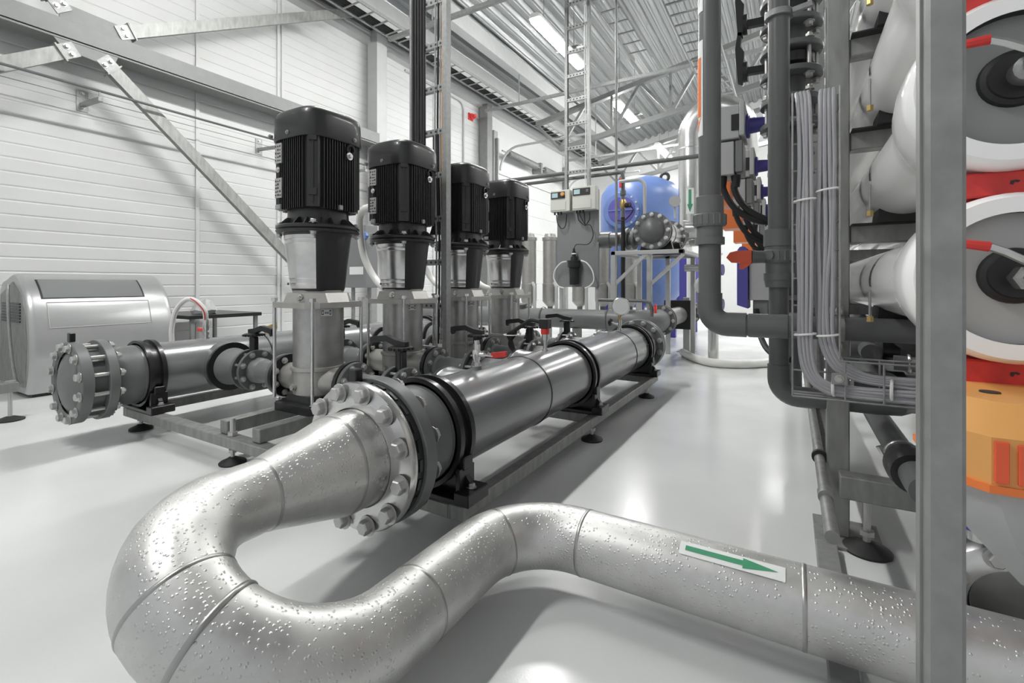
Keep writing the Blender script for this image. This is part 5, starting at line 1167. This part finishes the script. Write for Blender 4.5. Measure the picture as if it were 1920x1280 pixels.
for i, (x_, lb) in enumerate(((.13, 'white cable tie at the bend of the level tray'), (.29, 'white cable tie halfway along the level tray'))):
    ring = [(x_+.006*math.cos(a), 2.0+.032*math.cos(a), .645+.035*math.sin(a)) for a in [2*PI*q/16 for q in range(16)]]
    tag(MB().tube(ring, .005, 6, closed=True).build('cable_tie', M_wplast), lb, 'cable tie', 'white cable ties on the level tray')
# conduit along the floor
t = thing('floor_conduit', 'steel conduit running low along the aisle side of the rack', 'pipe', (.1, 3, .3))
MB().tube([(.1, 1.60, .29), (.1, 3, .3), (.1, 6.5, .3)], .019, 16).build('tube', M_galvd, t)
MB().lathe((.1, 1.86, .3), (0, 1, 0), [(0, .019), (0, .024), (.05, .024), (.05, .019)], 20).build('coupling', M_galv, t)
MB().lathe((.1, 2.28, .3), (0, 1, 0), [(0, .019), (0, .028), (.02, .028), (.02, .019)], 20).build('clamp', M_blackm, t)
# pipes inside the foot of the rack
t = thing('rack_drain_pipe', 'dark grey pipe with a clamped coupling low inside the rack', 'pipe', (.32, 2.2, .43))
MB().lathe((.325, 1.72, .42), (0, 1, 0), [(0, .040), (.06, .042), (.30, .042), (1.6, .042)], 28).build('pipe', M_pvc, t)
b = MB(); b.lathe((.325, 1.86, .42), (0, 1, 0), [(0, .045), (0, .060), (.05, .066), (.10, .066), (.12, .052), (.16, .050), (.16, .045)], 28); b.build('coupling', M_black, t)
MB().ringd((.325, 2.05, .42), (0, 1, 0), .042, .05, .018, 24).build('hose_clamp', M_inox, t)
MB().lathe((.325-.055, 2.06, .42), (-.5, 0, 1), [(-.015, .009), (.02, .009)], 6).build('wing_nut', M_inox, t)
for k, (x_, z_, lb) in enumerate(((.30, .70, 'upper stub of a grey pipe end inside the rack'), (.42, .76, 'grey pipe end beside the vessel inside the rack'), (.36, .58, 'lower grey pipe end inside the rack'))):
    tag(MB().lathe((x_, 2.55, z_), (0, 1, 0), [(0, .03), (.0, .038), (.10, .038), (.11, .034), (2.4, .034)], 24).build('rack_pipe', M_pvc), lb, 'pipe', 'grey pipe ends inside the rack')
# near lower right: orange-topped actuator, blue valve, steel coupling
t = thing('orange_actuator', 'large actuator with orange and amber cover at the lower right edge', 'actuator', (.36, 1.1, .45))
def oc(z, x0, x1, y0, y1, c): return [(x0+c, y0, z), (x1-c, y0, z), (x1, y0+c, z), (x1, y1-c, z), (x1-c, y1, z), (x0+c, y1, z), (x0, y1-c, z), (x0, y0+c, z)]
MB().loft([oc(.690, .22, .50, 1.00, 1.30, .045), oc(.765, .22, .50, 1.00, 1.30, .045), oc(.81, .245, .49, 1.05, 1.29, .045)]).build('cover', M_yellow, t)
MB().box(.268, .284, .995, 1.002, .697, .760).build('front_stripe', M_orangeb, t)
MB().box(.294, .455, .995, 1.002, .697, .758).build('front_panel', M_orangeb, t)
MB().loft([oc(.680, .216, .504, .996, 1.304, .046), oc(.692, .216, .504, .996, 1.304, .046)]).build('cover_rim', M_orange, t)
MB().lathe((.30, 1.14, .808), (0, 0, 1), [(0, .014), (.004, .014)], 16).build('position_window', M_ink, t)
MB().loft([oc(.50, .33, .46, 1.08, 1.24, .03), oc(.60, .25, .49, 1.01, 1.29, .045), oc(.680, .226, .495, 1.006, 1.295, .045)]).build('base', M_lgrey, t)
MB().lathe((.36, 1.0, .62), (0, -1, 0), [(0, .022), (.012, .024), (.012, .012), (.03, .012)], 20).build('cable_port', M_blackm, t)
MB().cyl((.40, 1.16, .42), (.40, 1.16, .50), .03).build('stem', M_galv, t)
t = thing('blue_valve', 'small blue-violet valve body under the orange-topped actuator', 'valve', (.40, 1.60, .365))
b = MB(); MB().cyl((.40, 1.60, .365), (.40, 1.60, .40), .02).build('stem', M_inox, t); b.lathe((.40, 1.60, .40), (0, 0, 1), [(0, .05), (.03, .06), (.05, .06), (.07, .035), (.14, .035)], 24); b.build('body', M_violet, t)
t = thing('pipe_coupling', 'bright steel bolted coupling ring at the lower right corner', 'coupling', (.50, 1.66, .2))
MB().lathe((.475, 1.60, .21), (0, 1, 0), [(0, .095), (0, .130), (.01, .148), (.03, .155), (.07, .155), (.08, .148), (.08, .095), (0, .095)], 56, cap=False).build('ring', M_inox, t)
MB().lathe((.475, 1.615, .21), (0, 1, 0), [(0, .088), (0, .102), (.05, .102)], 48, cap=False).build('rubber_seal', M_rubber, t)
MB().lathe((.475, 1.62, .21), (0, 1, 0), [(0, .001), (0, .086), (.2, .086)], 48).build('inner_pipe', M_inoxd, t)
bolts(t, (.475, 1.598, .21), 'Y', .126, 8, .016, .085, 1, .35)

# dark pipework filling the foot of the rack
for k, (x0_, x1_, y_, z_, r_, lb) in enumerate(((.24, .95, 2.75, .70, .045, 'upper dark grey pipe crossing inside the foot of the rack'), (.24, .95, 2.62, .56, .05, 'lower dark grey pipe crossing inside the foot of the rack'), (.24, .95, 3.3, .62, .06, 'dark grey pipe crossing farther back inside the rack foot'))):
    t = thing('rack_cross_pipe', lb, 'pipe', (x0_, y_, z_), 'dark pipes crossing inside the rack foot')
    MB().lathe((x0_, y_, z_), (1, 0, 0), [(0, r_*.8), (0, r_), (x1_-x0_, r_)], 28).build('pipe', M_pvc, t)
    MB().lathe((x0_+.12, y_, z_), (1, 0, 0), [(0, r_), (0, r_*1.2), (.06, r_*1.2), (.06, r_)], 28, cap=False).build('coupling', M_black, t)
t = thing('rack_tray', 'dark folded steel tray behind the wire basket inside the rack foot', 'tray', (.3, 2.9, .5))
MB().prism([(2.55, .78), (2.56, .78), (2.56, .50), (3.6, .48), (3.6, .47), (2.55, .49)], lambda a, c, h: (h, a, c), .62, .94).build('tray', M_black, t)
t = thing('hose_elbow', 'grey hose elbow with steel clamp beside the near strut inside the rack', 'hose', (.40, 2.2, .70))
MB().tube(arc((.36, 2.35, .68), (0, 1, 0), (1, 0, 0), .10, 0, PI/2, 8), .030, 16).build('hose', M_pvcl, t)
MB().tube(arc((.405, 2.44, .68), (0, 1, 0), (0, 0, 1), .034, 0, 2*PI, 18)[:-1], .006, 6, closed=True).build('clamp', M_inox, t)
tag(MB().lathe((.385, 2.02, .66), (0, 1, 0), [(0, .012), (.004, .018), (.05, .018)], 14).build('orange_knob', M_orange), 'small orange plastic knob just left of the near strut above the tray', 'plug')  # an orange knob, modelled as a separate thing
